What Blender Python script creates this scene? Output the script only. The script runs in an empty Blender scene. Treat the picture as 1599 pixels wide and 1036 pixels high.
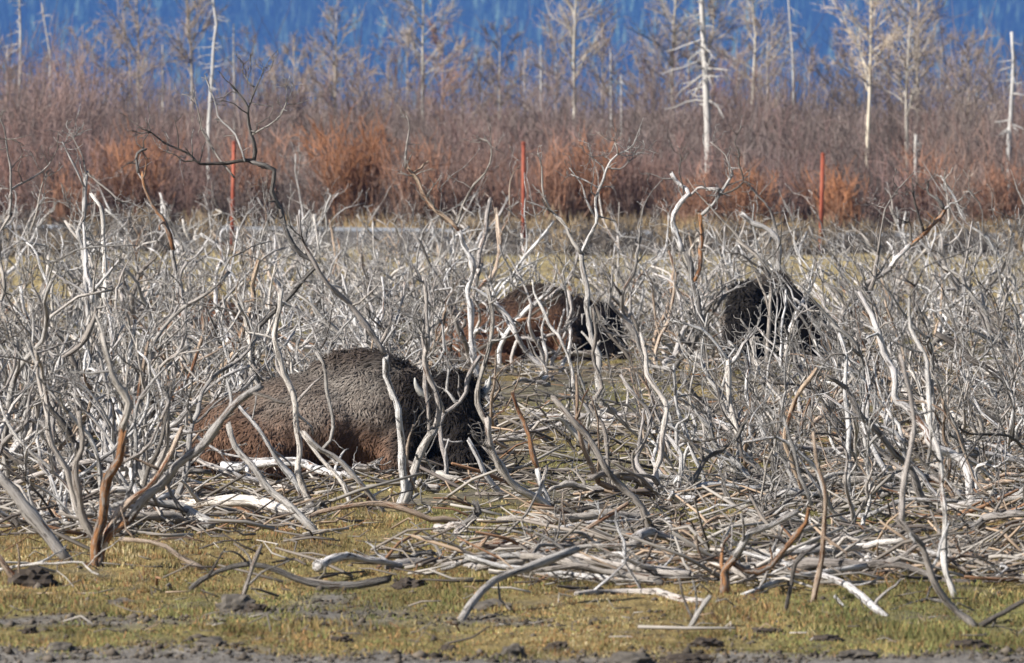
import bpy, bmesh, math, random
import numpy as np
from mathutils import Vector, Matrix

# ------------------------------------------------------------------ camera, sky, sun, exposure
F, HC, YH, CX = 12000.0, 3.47, 165.0, 799.5      # focal length in photo pixels, eye height, horizon row, centre column
scene = bpy.context.scene
cam_data = bpy.data.cameras.new('camera')
cam = bpy.data.objects.new('camera', cam_data)
scene.collection.objects.link(cam)
cam.location = (0, 0, HC)
cam.rotation_euler = (math.radians(90), 0, 0)
cam_data.sensor_width = 36.0
cam_data.lens = F / 1599.0 * 36.0
cam_data.shift_y = -(518.0 - YH) / 1599.0
cam_data.clip_start = 1.0
cam_data.clip_end = 20000.0
cam_data.dof.use_dof = True
cam_data.dof.focus_distance = 76.0
cam_data.dof.aperture_fstop = 6.0
scene.camera = cam

SUN_FROM = Vector((-0.83, -0.40, 0.66)).normalized()
elev = math.asin(SUN_FROM.z)
azim = math.atan2(SUN_FROM.x, SUN_FROM.y)
world = bpy.data.worlds.new('World')
scene.world = world
world.use_nodes = True
wn = world.node_tree
bg = wn.nodes['Background']
sky = wn.nodes.new('ShaderNodeTexSky')
sky.sky_type = 'NISHITA'
sky.sun_disc = False
sky.sun_elevation = elev
sky.sun_rotation = azim
wn.links.new(sky.outputs[0], bg.inputs[0])
bg.inputs[1].default_value = 0.05
sun_data = bpy.data.lights.new('sun', 'SUN')
sun_data.energy = 5.0
sun_data.angle = math.radians(0.5)
sun_data.color = (1.0, 0.95, 0.87)
sun = bpy.data.objects.new('sun', sun_data)
scene.collection.objects.link(sun)
sun.rotation_euler = (-SUN_FROM).to_track_quat('-Z', 'Y').to_euler()
sun.location = SUN_FROM * 100
scene.view_settings.view_transform = 'Standard'
scene.view_settings.look = 'None'
scene.view_settings.gamma = 1.0
scene.view_settings.exposure = 0.95

COL = scene.collection
rng = np.random.default_rng(7)

# ------------------------------------------------------------------ helpers
def depth_of(py): return F * HC / (py - YH)
def scale_at(d): return F / d
def pix(px, py, d): return np.array([(px - CX) / F * d, d, HC - (py - YH) / F * d])

_T = np.random.default_rng(3).random((256, 256))
def vnoise(x, y):
    x = np.asarray(x, float); y = np.asarray(y, float)
    xi = np.floor(x).astype(int); yi = np.floor(y).astype(int)
    u = x - xi; v = y - yi
    u = u * u * (3 - 2 * u); v = v * v * (3 - 2 * v)
    a = _T[xi & 255, yi & 255]; b = _T[(xi + 1) & 255, yi & 255]
    c = _T[xi & 255, (yi + 1) & 255]; d = _T[(xi + 1) & 255, (yi + 1) & 255]
    return (a * (1 - u) + b * u) * (1 - v) + (c * (1 - u) + d * u) * v
def fbm(x, y, n=4):
    s = 0; a = 0.5
    for i in range(n):
        s = s + a * vnoise(x * 2 ** i + 17.3 * i, y * 2 ** i + 9.1 * i); a *= 0.5
    return s / (1 - 0.5 ** n)
def sstep(a, b, x):
    t = np.clip((np.asarray(x, float) - a) / (b - a), 0, 1)
    return t * t * (3 - 2 * t)
def ground_z(x, y):
    x = np.asarray(x, float); y = np.asarray(y, float)
    near = sstep(400, 200, y) * sstep(60, 30, np.abs(x)) * sstep(20, 35, y)
    z = near * (0.16 * (fbm(x * 0.45, y * 0.22, 3) - 0.5) + 0.10 * (fbm(x * 2.1 + 40, y * 1.3, 3) - 0.5))
    z = z + 0.22 * (fbm(x * 1.1 + 8, y * 0.6, 3) - 0.5) * sstep(176.5, 178.5, y) * sstep(181, 180.3, y)
    bank = sstep(176.8, 180.8, y + 2.2 * (vnoise(x * 0.35, y * 0.1) - 0.5)) * sstep(189.5, 187.0, y)
    flat = sstep(180.2, 181.0, y) * sstep(187.6, 186.8, y)
    return z * (1 - flat) + bank * (0.46 - 0.010 * np.clip(x, -10, 10))

def new_mesh(name, V, quads=None, tris=None, attrs=None, smooth=True):
    """mesh from numpy arrays; attrs: name -> (type, per-vertex array)"""
    me = bpy.data.meshes.new(name)
    V = np.asarray(V, np.float32)
    nq = 0 if quads is None else len(quads); nt = 0 if tris is None else len(tris)
    me.vertices.add(len(V)); me.vertices.foreach_set('co', V.ravel())
    li = []
    if nq: li.append(np.asarray(quads, np.int32).ravel())
    if nt: li.append(np.asarray(tris, np.int32).ravel())
    li = np.concatenate(li)
    me.loops.add(len(li)); me.loops.foreach_set('vertex_index', li)
    me.polygons.add(nq + nt)
    st = np.concatenate([np.arange(nq) * 4, nq * 4 + np.arange(nt) * 3]).astype(np.int32)
    me.polygons.foreach_set('loop_start', st)
    try:
        me.polygons.foreach_set('loop_total', np.concatenate([np.full(nq, 4), np.full(nt, 3)]).astype(np.int32))
    except Exception:
        pass
    if smooth: me.polygons.foreach_set('use_smooth', np.ones(nq + nt, bool))
    for k, (ty, a) in (attrs or {}).items():
        at = me.attributes.new(k, ty, 'POINT')
        a = np.asarray(a, np.float32)
        if ty == 'FLOAT': at.data.foreach_set('value', a.ravel())
        elif ty == 'FLOAT_VECTOR': at.data.foreach_set('vector', a.ravel())
        else:
            if a.shape[1] == 3: a = np.concatenate([a, np.ones((len(a), 1), np.float32)], 1)
            at.data.foreach_set('color', a.ravel())
    me.update(calc_edges=True)
    return me

def link(name, data, parent=None, mat=None):
    o = bpy.data.objects.new(name, data)
    COL.objects.link(o)
    if parent: o.parent = parent
    if mat and data: data.materials.append(mat)
    return o
def tag(o, label=None, cat=None, group=None, kind=None):
    if label: o['label'] = label
    if cat: o['category'] = cat
    if group: o['group'] = group
    if kind: o['kind'] = kind
    return o
def empty(name, loc=(0, 0, 0)):
    o = bpy.data.objects.new(name, None); COL.objects.link(o); o.location = loc
    o.empty_display_size = 0.2
    return o
def copy_tree(o, parent=None):
    c = o.copy(); COL.objects.link(c); c.parent = parent
    for ch in o.children: copy_tree(ch, c)
    return c
def norm(a): return a / np.maximum(np.linalg.norm(a, axis=-1, keepdims=True), 1e-9)

class Tubes:
    """collects tapered tubes (batches of equal length polylines) into one mesh"""
    def __init__(s): s.V = []; s.Q = []; s.T = []; s.tc = []; s.rad = []; s.col = []; s.n = 0
    def add(s, P, R, sides=6, col=None, cap=True):
        P = np.asarray(P, float); R = np.asarray(R, float)
        if P.ndim == 2: P = P[None]; R = R[None]
        if col is not None and np.ndim(col) == 1: col = np.broadcast_to(np.asarray(col), P.shape)
        N, K, _ = P.shape
        T = norm(np.gradient(P, axis=1))
        m = np.abs(norm(P[:, -1] - P[:, 0]))
        ref = np.eye(3)[np.argmin(m, axis=1)][:, None, :]
        n1 = norm(np.cross(T, np.broadcast_to(ref, T.shape))); n2 = np.cross(T, n1)
        th = np.arange(sides) * 2 * math.pi / sides
        ct = np.cos(th)[None, None, :, None]; sn = np.sin(th)[None, None, :, None]
        V = P[:, :, None] + R[:, :, None, None] * (ct * n1[:, :, None] + sn * n2[:, :, None])
        if cap and sides > 5: V[:, -1] += (T[:, -1][:, None] * (R[:, -1][:, None] * rng.uniform(-0.6, 1.6, (N, sides)))[..., None])
        L = np.concatenate([np.zeros((N, 1)), np.cumsum(np.linalg.norm(np.diff(P, axis=1), axis=2), 1)], 1)
        off = rng.random((N, 3)) * 50
        tc = np.stack([np.broadcast_to(np.cos(th), (N, K, sides)), np.broadcast_to(np.sin(th), (N, K, sides)),
                       np.broadcast_to(L[:, :, None], (N, K, sides))], -1) + off[:, None, None, :]
        base = s.n + np.arange(N * K * sides).reshape(N, K, sides)
        a = base[:, :-1]; b = base[:, 1:]
        Q = np.stack([a, np.roll(a, -1, 2), np.roll(b, -1, 2), b], -1).reshape(-1, 4)
        s.V.append(V.reshape(-1, 3)); s.Q.append(Q); s.tc.append(tc.reshape(-1, 3))
        s.rad.append(np.broadcast_to(R[:, :, None], (N, K, sides)).ravel())
        if col is not None: s.col.append(np.broadcast_to(np.asarray(col)[:, :, None, :], (N, K, sides, 3)).reshape(-1, 3))
        s.n += N * K * sides
        if cap:
            for ring, flip in ((base[:, 0], True), (base[:, -1], False)):
                c0 = s.n + np.arange(N)
                k = 0 if flip else -1
                s.V.append(P[:, k] + (0.25 * R[:, k])[:, None] * T[:, k] * (-1 if flip else 1))
                s.tc.append(tc[:, k, 0] + 0.5); s.rad.append(R[:, k])
                if col is not None: s.col.append(np.asarray(col)[:, k])
                s.n += N
                nx = np.roll(ring, -1, 1)
                cc = np.broadcast_to(c0[:, None], ring.shape)
                tri = np.stack([nx, ring, cc] if flip else [ring, nx, cc], -1).reshape(-1, 3)
                s.T.append(tri)
    def mesh(s, name):
        at = {'tc': ('FLOAT_VECTOR', np.concatenate(s.tc)), 'rad': ('FLOAT', np.concatenate(s.rad))}
        if s.col: at['col'] = ('FLOAT_COLOR', np.concatenate(s.col))
        return new_mesh(name, np.concatenate(s.V), np.concatenate(s.Q), np.concatenate(s.T) if s.T else None, at)

def resample(P, n):
    """Catmull-Rom through the points, n samples"""
    P = np.asarray(P, float)
    if len(P) == 2:
        t = np.linspace(0, 1, n)[:, None]; return P[0] * (1 - t) + P[1] * t
    Q = np.vstack([2 * P[0] - P[1], P, 2 * P[-1] - P[-2]])
    seg = np.concatenate([[0], np.cumsum(np.linalg.norm(np.diff(P, axis=0), axis=1))])
    u = np.linspace(0, seg[-1], n)
    i = np.clip(np.searchsorted(seg, u, 'right') - 1, 0, len(P) - 2)
    t = ((u - seg[i]) / np.maximum(seg[i + 1] - seg[i], 1e-9))[:, None]
    p0, p1, p2, p3 = Q[i], Q[i + 1], Q[i + 2], Q[i + 3]
    return 0.5 * (2 * p1 + (p2 - p0) * t + (2 * p0 - 5 * p1 + 4 * p2 - p3) * t ** 2 + (3 * p1 - p0 - 3 * p2 + p3) * t ** 3)

# ------------------------------------------------------------------ materials
class NT:
    def __init__(s, name):
        s.m = bpy.data.materials.new(name); s.m.use_nodes = True
        s.t = s.m.node_tree; s.b = s.t.nodes['Principled BSDF']
    def n(s, ty, **kw):
        x = s.t.nodes.new(ty)
        for k, v in kw.items(): setattr(x, k, v)
        return x
    def l(s, a, b): s.t.links.new(a, b)
    def attr(s, name): return s.n('ShaderNodeAttribute', attribute_name=name)
    def noise(s, vec, scale, detail=4, rough=0.6):
        x = s.n('ShaderNodeTexNoise'); x.inputs['Scale'].default_value = scale
        x.inputs['Detail'].default_value = detail; x.inputs['Roughness'].default_value = rough
        if vec is not None: s.l(vec, x.inputs['Vector'])
        return x.outputs['Fac']
    def scaled(s, vec, sc):
        x = s.n('ShaderNodeVectorMath', operation='MULTIPLY'); s.l(vec, x.inputs[0]); x.inputs[1].default_value = sc
        return x.outputs[0]
    def ramp(s, fac, stops):
        x = s.n('ShaderNodeValToRGB'); r = x.color_ramp
        while len(r.elements) < len(stops): r.elements.new(0.5)
        for e, (p, c) in zip(r.elements, stops):
            e.position = p; e.color = (*c, 1) if len(c) == 3 else c
        s.l(fac, x.inputs[0]); return x.outputs[0]
    def mix(s, fac, a, b, mode='MIX'):
        x = s.n('ShaderNodeMix', data_type='RGBA', blend_type=mode)
        for v, i in ((fac, 0), (a, 6), (b, 7)):
            if isinstance(v, (int, float)): x.inputs[i].default_value = v
            elif isinstance(v, tuple): x.inputs[i].default_value = (*v, 1)
            else: s.l(v, x.inputs[i])
        return x.outputs[2]
    def math(s, op, a, b=0.0, clamp=False):
        x = s.n('ShaderNodeMath', operation=op, use_clamp=clamp)
        for v, i in ((a, 0), (b, 1)):
            if isinstance(v, (int, float)): x.inputs[i].default_value = v
            else: s.l(v, x.inputs[i])
        return x.outputs[0]
    def mapr(s, v, a, b, c=0.0, d=1.0):
        x = s.n('ShaderNodeMapRange'); s.l(v, x.inputs[0])
        for i, q in enumerate((a, b, c, d)): x.inputs[i + 1].default_value = q
        return x.outputs[0]
    def bump(s, h, strength, dist):
        x = s.n('ShaderNodeBump'); x.inputs['Strength'].default_value = strength
        x.inputs['Distance'].default_value = dist; s.l(h, x.inputs['Height']); s.l(x.outputs[0], s.b.inputs['Normal'])
    def done(s, col, rough=0.85, spec=0.2):
        if isinstance(col, tuple): s.b.inputs['Base Color'].default_value = (*col, 1)
        else: s.l(col, s.b.inputs['Base Color'])
        s.b.inputs['Roughness'].default_value = rough
        s.b.inputs['Specular IOR Level'].default_value = spec
        return s.m

def wood_mat(name, pale, mid, dark, bark, bark_amt, lichen=0.6, thin=(0.004, 0.0105), grey_patch=0.0):
    t = NT(name); tc = t.attr('tc').outputs['Vector']
    streak = t.noise(t.scaled(tc, (2.6, 2.6, 3.2)), 1.4, 8, 0.72)
    fine = t.noise(t.scaled(tc, (5.5, 5.5, 9.0)), 1.3, 5, 0.7)
    wood = t.ramp(streak, [(0.33, dark), (0.42, mid), (0.53, pale)])
    oi = t.n('ShaderNodeObjectInfo').outputs['Random']
    tint = t.ramp(oi, [(0.0, (0.55, 0.51, 0.49)), (0.2, (0.97, 0.98, 1.0)), (0.5, (0.97, 0.92, 0.86)), (0.7, (0.68, 0.63, 0.60)), (0.85, (1.0, 1.0, 1.02))])
    wood = t.mix(1.0, wood, tint, 'MULTIPLY')
    if grey_patch > 0:
        gp = t.noise(t.scaled(tc, (0.9, 0.9, 5.0)), 1.0, 6, 0.75)
        wood = t.mix(t.mapr(gp, 0.60 - grey_patch * 0.2, 0.63 - grey_patch * 0.2), wood, t.ramp(fine, [(0.35, (0.14, 0.12, 0.11)), (0.6, (0.42, 0.39, 0.36))]))
    # remnants of dark bark with ragged edges
    mo = t.noise(t.scaled(tc, (0.75, 0.75, 4.2)), 1.0, 7, 0.78)
    mm = t.mapr(mo, 0.552, 0.58)
    mcol = t.ramp(fine, [(0.36, (0.035, 0.030, 0.028)), (0.5, (0.085, 0.072, 0.064)), (0.62, (0.24, 0.225, 0.21))])
    wood = t.mix(t.math('MULTIPLY', mm, 0.85), wood, mcol)
    bk = t.noise(t.scaled(tc, (0.6, 0.6, 2.4)), 1.0, 7, 0.75)
    bm = t.mapr(bk, 0.72 - bark_amt * 0.35, 0.745 - bark_amt * 0.35)
    bcol = t.mix(t.mapr(fine, 0.35, 0.65), tuple(c * 0.35 for c in bark), bark)
    wood = t.mix(bm, wood, bcol)
    fl = t.noise(t.scaled(tc, (1.0, 1.0, 22.0)), 1.0, 3, 0.6)
    twig = t.ramp(fl, [(0.40, (0.05, 0.044, 0.042)), (0.50, (0.13, 0.12, 0.115)), (0.57, (0.58, 0.57, 0.56))])
    th = t.mapr(t.attr('rad').outputs['Fac'], thin[1], thin[0], 0.0, lichen)
    ln = t.mapr(t.noise(t.scaled(tc, (0.3, 0.3, 0.8)), 1.0, 2), 0.38, 0.56)
    wood = t.mix(t.math('MULTIPLY', th, ln), wood, twig)
    t.bump(t.math('ADD', streak, t.math('ADD', t.math('MULTIPLY', mm, 0.5), t.math('MULTIPLY', fine, 0.5))), 1.0, 0.02)
    return t.done(wood, 0.8, 0.12)
M_SILVER = wood_mat('bleached_wood', (0.83, 0.81, 0.80), (0.58, 0.56, 0.545), (0.085, 0.074, 0.066), (0.20, 0.10, 0.055), 0.38)
M_GREY = wood_mat('grey_wood', (0.56, 0.54, 0.52), (0.35, 0.33, 0.315), (0.075, 0.066, 0.06), (0.16, 0.085, 0.05), 0.35, 0.8)
M_TAN = wood_mat('tan_wood', (0.66, 0.54, 0.43), (0.44, 0.33, 0.25), (0.13, 0.09, 0.065), (0.28, 0.11, 0.05), 0.5)
M_DARK = wood_mat('dark_bark', (0.24, 0.225, 0.21), (0.10, 0.09, 0.083), (0.035, 0.031, 0.03), (0.07, 0.045, 0.03), 0.3, 0.9)
M_ORANGE = wood_mat('orange_bark', (0.46, 0.24, 0.115), (0.27, 0.125, 0.06), (0.06, 0.033, 0.022), (0.15, 0.065, 0.035), 0.45, 0.3, grey_patch=0.45)
WM = dict(S=M_SILVER, G=M_GREY, T=M_TAN, D=M_DARK, O=M_ORANGE)

def attr_mat(name, var=0.5, rough=0.85, objvar=0.0, scale=3.0, spec=0.15):
    t = NT(name); c = t.attr('col').outputs['Color']
    geo = t.n('ShaderNodeNewGeometry').outputs['Position']
    k = t.mapr(t.noise(geo, scale, 4), 0.25, 0.75, 1 - var, 1 + var)
    x = t.n('ShaderNodeVectorMath', operation='SCALE'); t.l(c, x.inputs[0]); t.l(k, x.inputs['Scale'])
    return t.done(x.outputs[0], rough, spec)
M_TWIG = attr_mat('willow_twigs', 0.35, 0.8, scale=0.9)
M_GRASS = attr_mat('grass_blades', 0.3, 0.8, scale=5.0)
M_FUR = attr_mat('fur', 0.35, 0.8, scale=9.0, spec=0.1)
M_CONIFER = attr_mat('conifer_needles', 0.4, 0.9, scale=0.3, spec=0.05)
M_BARK = attr_mat('tree_bark', 0.3, 0.85, scale=2.0)
M_CLOD = attr_mat('mud_clods', 0.45, 0.95, scale=14.0, spec=0.05)

def ground_mat():
    t = NT('ground_soil'); c = t.attr('col').outputs['Color']
    pos = t.n('ShaderNodeNewGeometry').outputs['Position']
    n1 = t.noise(t.scaled(pos, (9.0, 4.0, 9.0)), 1.0, 6, 0.7)
    n2 = t.noise(t.scaled(pos, (1.7, 0.8, 1.7)), 1.0, 4)
    k = t.mapr(n1, 0.3, 0.7, 0.45, 1.5)
    x = t.n('ShaderNodeVectorMath', operation='SCALE'); t.l(c, x.inputs[0]); t.l(k, x.inputs['Scale'])
    wet = t.mix(t.mapr(n2, 0.52, 0.64), x.outputs[0], (0.085, 0.077, 0.07))
    out = t.mix(0.55, x.outputs[0], wet)
    t.bump(n1, 0.9, 0.05)
    return t.done(out, 0.95, 0.1)
M_GROUND = ground_mat()
def gravel_mat():
    t = NT('gravel'); pos = t.n('ShaderNodeNewGeometry').outputs['Position']
    n = t.noise(t.scaled(pos, (5, 1.5, 5)), 1.0, 6, 0.75)
    t.bump(n, 0.5, 0.03)
    return t.done(t.ramp(n, [(0.3, (0.17, 0.178, 0.195)), (0.7, (0.31, 0.325, 0.35))]), 0.95, 0.1)
M_GRAVEL = gravel_mat()
def rust_mat():
    t = NT('rusty_steel'); pos = t.n('ShaderNodeTexCoord').outputs['Object']
    n = t.noise(t.scaled(pos, (14, 14, 3)), 1.0, 5, 0.7)
    t.bump(n, 0.4, 0.01)
    return t.done(t.ramp(n, [(0.35, (0.08, 0.024, 0.016)), (0.5, (0.25, 0.058, 0.032)), (0.66, (0.32, 0.10, 0.055))]), 0.7, 0.3)
M_RUST = rust_mat()
def plain(name, col, rough=0.6, spec=0.3, nz=30):
    t = NT(name); pos = t.n('ShaderNodeTexCoord').outputs['Object']
    n = t.noise(pos, nz, 4)
    return t.done(t.ramp(n, [(0.3, tuple(c * 0.6 for c in col)), (0.7, col)]), rough, spec)
M_HORN = plain('horn', (0.42, 0.41, 0.39), 0.5, 0.4)
M_EYE = plain('eye', (0.01, 0.008, 0.007), 0.15, 0.5)
M_HOOF = plain('hoof', (0.05, 0.045, 0.04), 0.5)
M_TAGY = plain('yellow_plastic', (0.85, 0.62, 0.03), 0.4)
M_WIRE = plain('galvanised_wire', (0.30, 0.30, 0.30), 0.4)

# ------------------------------------------------------------------ ground: one sheet from behind the camera to the mountain
def build_ground():
    gx = np.concatenate([[-3000, -1200, -500, -200, -90, -50, -32, -24, -19], np.arange(-16, 16.01, 0.22), [19, 24, 32, 50, 90, 200, 500, 1200, 3000]])
    gy = np.concatenate([[-300, -100, 0, 15, 25, 33, 38, 42], np.arange(45, 75, 0.16), np.arange(75, 130, 0.3), np.arange(130, 192, 0.5),
                         [194, 197, 201, 206, 212, 220, 230, 245, 265, 300, 360, 450, 600, 900, 1400, 2200, 3300, 5500, 8020]])
    X, Y = np.meshgrid(gx, gy, indexing='ij')
    Z = ground_z(X, Y)
    def c3(*c): return np.array(c)[None, None, :]
    mud, ochre, olive = c3(0.17, 0.155, 0.14), c3(0.20, 0.15, 0.065), c3(0.145, 0.13, 0.055)
    tan, soil, bankc, brown = c3(0.38, 0.30, 0.16), c3(0.16, 0.14, 0.12), c3(0.125, 0.115, 0.108), c3(0.16, 0.11, 0.075)
    n = fbm(X * 0.9, Y * 0.35, 4)[..., None]; n2 = fbm(X * 0.35 + 50, Y * 0.12 + 7, 3)[..., None]
    turf = olive + (ochre - olive) * sstep(0.35, 0.6, n2)
    C = turf + (mud * 0.8 - turf) * sstep(0.58, 0.70, n + 0.06 * sstep(62, 56, Y)[..., None] * -1)
    Yd = Y[..., None]
    C = C + (mud * 0.9 - C) * sstep(48.9, 48.3, Yd + (n - 0.5) * 3)
    C = C + ((soil * 0.45 + turf * 0.35) - C) * sstep(0.42, 0.56, n) * sstep(62, 72, Yd) * sstep(135, 125, Yd)  # soil and turf under the brush, colour darkened to deepen the shade between stems
    C = C + ((tan * 0.75 + olive * 0.25) - C) * sstep(128, 140, Yd) * (0.55 + 0.45 * sstep(0.6, 0.45, n))
    C = C + (bankc - C) * sstep(176.4, 177.6, Yd + (n - 0.5) * 2)
    C = C + (tan - C) * sstep(186.8, 187.6, Yd)
    C = C + (brown - C) * sstep(190, 194, Yd)
    nx, ny = X.shape
    idx = np.arange(nx * ny).reshape(nx, ny)
    Q = np.stack([idx[:-1, :-1], idx[1:, :-1], idx[1:, 1:], idx[:-1, 1:]], -1).reshape(-1, 4)
    me = new_mesh('ground', np.stack([X, Y, Z], -1).reshape(-1, 3), Q, None, {'col': ('FLOAT_COLOR', C.reshape(-1, 3))})
    tag(link('ground', me, None, M_GROUND), kind='structure')
    # the gravel road on its low bank, laid a little above the bank's flat top
    rx = np.concatenate([[-300, -90, -40], np.arange(-20, 20.1, 0.5), [40, 90, 300]]); ry = np.linspace(181.0, 186.6, 8)
    X, Y = np.meshgrid(rx, ry, indexing='ij')
    edge = 0.25 * (vnoise(X * 0.8, Y * 0 + 3) - 0.5)
    Y = Y + edge
    Z = 0.46 - 0.010 * np.clip(X, -10, 10) + 0.012 + 0.03 * np.sin((Y - 181) / 5.6 * math.pi)
    nx, ny = X.shape; idx = np.arange(nx * ny).reshape(nx, ny)
    Q = np.stack([idx[:-1, :-1], idx[1:, :-1], idx[1:, 1:], idx[:-1, 1:]], -1).reshape(-1, 4)
    tag(link('gravel_road', new_mesh('gravel_road', np.stack([X, Y, Z], -1).reshape(-1, 3), Q), None, M_GRAVEL), kind='structure')
build_ground()

# ------------------------------------------------------------------ forested mountain, far behind
MY0 = 8000.0
def mount_z(x, y):
    t = np.clip(y - MY0, 0, 1200)
    return np.where(t < 500, t * 0.62, 310 - (t - 500) * 0.1) * (0.9 + 0.25 * fbm(x * 0.004 + 3, y * 0.004, 3)) - 0.5
def build_mountain():
    gx = np.concatenate([[-3000, -2000, -1200], np.arange(-900, 901, 40), [1200, 2000, 3000]])
    gy = np.concatenate([np.arange(MY0, MY0 + 380, 20), [MY0 + 400, MY0 + 500, MY0 + 800, MY0 + 1200]])
    X, Y = np.meshgrid(gx, gy, indexing='ij'); Z = mount_z(X, Y)
    nx, ny = X.shape; idx = np.arange(nx * ny).reshape(nx, ny)
    Q = np.stack([idx[:-1, :-1], idx[1:, :-1], idx[1:, 1:], idx[:-1, 1:]], -1).reshape(-1, 4)
    C = np.broadcast_to(np.array([0.02, 0.03, 0.022]), (nx * ny, 3))
    tag(link('mountain', new_mesh('mountain', np.stack([X, Y, Z], -1).reshape(-1, 3), Q, None, {'col': ('FLOAT_COLOR', C)}), None, M_CONIFER), kind='structure')
    r = np.random.default_rng(11)
    # spruces on the slope: tiers of drooping skirts
    step = 8.2
    X, Y = np.meshgrid(np.arange(-660, 661, step), np.arange(MY0 - 14, MY0 + 330, step), indexing='ij')
    X = X.ravel() + r.uniform(-3.5, 3.5, X.size); Y = Y.ravel() + r.uniform(-3.5, 3.5, Y.size)
    keep = r.random(X.size) < 0.55 + 0.5 * fbm(X * 0.02, Y * 0.02, 3)
    X, Y = X[keep], Y[keep]; N = X.size
    Z = np.maximum(mount_z(X, Y), 0) - 0.3
    h = r.uniform(14, 31, N) * (0.75 + 0.5 * fbm(X * 0.02 + 9, Y * 0.02, 2)); w = h * r.uniform(0.13, 0.19, N)
    V, T, C = [], [], []; S = 7; n0 = 0
    shade = r.uniform(0.4, 1.7, N)[:, None] * (0.45 + 1.1 * fbm(X * 0.03, Y * 0.03, 3))[:, None] * np.where(r.random(N)[:, None] < 0.35, np.array([[0.062, 0.095, 0.062]]), np.array([[0.012, 0.026, 0.020]]))
    for k in range(4):
        zb = (0.06 + 0.22 * k) * h; zt = np.minimum(zb + 0.42 * h, h) if k < 3 else h
        rr = w * (1 - 0.22 * k)
        th = np.arange(S) * 2 * math.pi / S + k * 0.45 + r.uniform(0, 6, N)[:, None]
        rad = rr[:, None] * r.uniform(0.7, 1.25, (N, S))
        ring = np.stack([X[:, None] + rad * np.cos(th), Y[:, None] + rad * np.sin(th), Z[:, None] + zb[:, None] + r.uniform(-0.05, 0.05, (N, S)) * h[:, None]], -1)
        tip = np.stack([X, Y, Z + zt], -1)[:, None]
        vv = np.concatenate([ring, tip], 1)
        idx = n0 + np.arange(N)[:, None] * (S + 1) + np.arange(S + 1)[None]
        T.append(np.stack([idx[:, :S], np.roll(idx[:, :S], -1, 1), np.broadcast_to(idx[:, S:], (N, S))], -1).reshape(-1, 3))
        V.append(vv.reshape(-1, 3)); C.append(np.repeat(shade, S + 1, 0)); n0 += N * (S + 1)
    me = new_mesh('spruce_forest', np.concatenate(V), None, np.concatenate(T), {'col': ('FLOAT_COLOR', np.concatenate(C))}, False)
    tag(link('spruce_forest', me, None, M_CONIFER), 'dark spruce forest covering the blue hazy mountainside', 'forest', kind='stuff')
build_mountain()

# ------------------------------------------------------------------ willow thicket behind the road
def willow_curves(r, X, Y, Z0, Hh, n_per, spread, cols, tw=4, thick=0.011):
    """bushes at X,Y (arrays) -> stem and twig polylines with colours; cols = (base, tip) arrays per bush"""
    B = len(X)
    bi = np.repeat(np.arange(B), n_per); N = bi.size; K = 5
    az = r.uniform(0, 2 * math.pi, N); lean = np.abs(r.normal(0, 1, N)) * spread + 0.05
    L = Hh[bi] * r.uniform(0.55, 1.08, N)
    t = np.linspace(0, 1, K)[None, :]
    out = lean[:, None] * L[:, None] * (t * 0.9 + 0.25 * np.sin(t * 5 + az[:, None]) * t)
    wob = r.normal(0, 0.05, (N, K, 2)).cumsum(1) * L[:, None, None]
    root = r.uniform(-0.25, 0.25, (N, 2))
    P = np.stack([X[bi][:, None] + root[:, :1] + out * np.cos(az)[:, None] + wob[..., 0],
                  Y[bi][:, None] + root[:, 1:] + out * np.sin(az)[:, None] + wob[..., 1],
                  Z0[bi][:, None] - 0.05 + L[:, None] * t * np.cos(np.clip(lean, 0, 1.1))[:, None]], -1)
    R = thick * (1.35 - t) * r.uniform(0.7, 1.5, (N, 1)) + 0.003
    f = np.clip(t * 1.15 + r.normal(0, 0.1, (N, 1)), 0, 1)[..., None]
    b, tp = cols
    C = (b[bi][:, None] * (1 - f) + tp[bi][:, None] * f) * r.uniform(0.7, 1.35, (N, 1, 1))
    # twigs
    si = np.repeat(np.arange(N), tw); M = si.size
    u = r.uniform(0.35, 0.98, M) * (K - 1); i = np.minimum(u.astype(int), K - 2); g = (u - i)[:, None]
    a = P[si, i] * (1 - g) + P[si, i + 1] * g; ca = C[si, i] * (1 - g) + C[si, i + 1] * g
    d = norm(P[si, i + 1] - P[si, i]) + r.normal(0, 0.7, (M, 3)) + np.array([0, 0, 0.25])
    l = (L[si] * r.uniform(0.10, 0.30, M))[:, None]
    d = norm(d); d2 = norm(d + r.normal(0, 0.3, (M, 3)) + np.array([0, 0, 0.2]))
    TP = np.stack([a, a + d * l * 0.55, a + d * l * 0.55 + d2 * l * 0.45], 1)
    TR = np.stack([np.full(M, 0.009), np.full(M, 0.0075), np.full(M, 0.004)], 1) * r.uniform(0.7, 1.3, (M, 1))
    TC = np.repeat(ca[:, None], 3, 1) * r.uniform(0.8, 1.3, (M, 1, 1))
    return (P, R, C), (TP, TR, TC)

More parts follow.
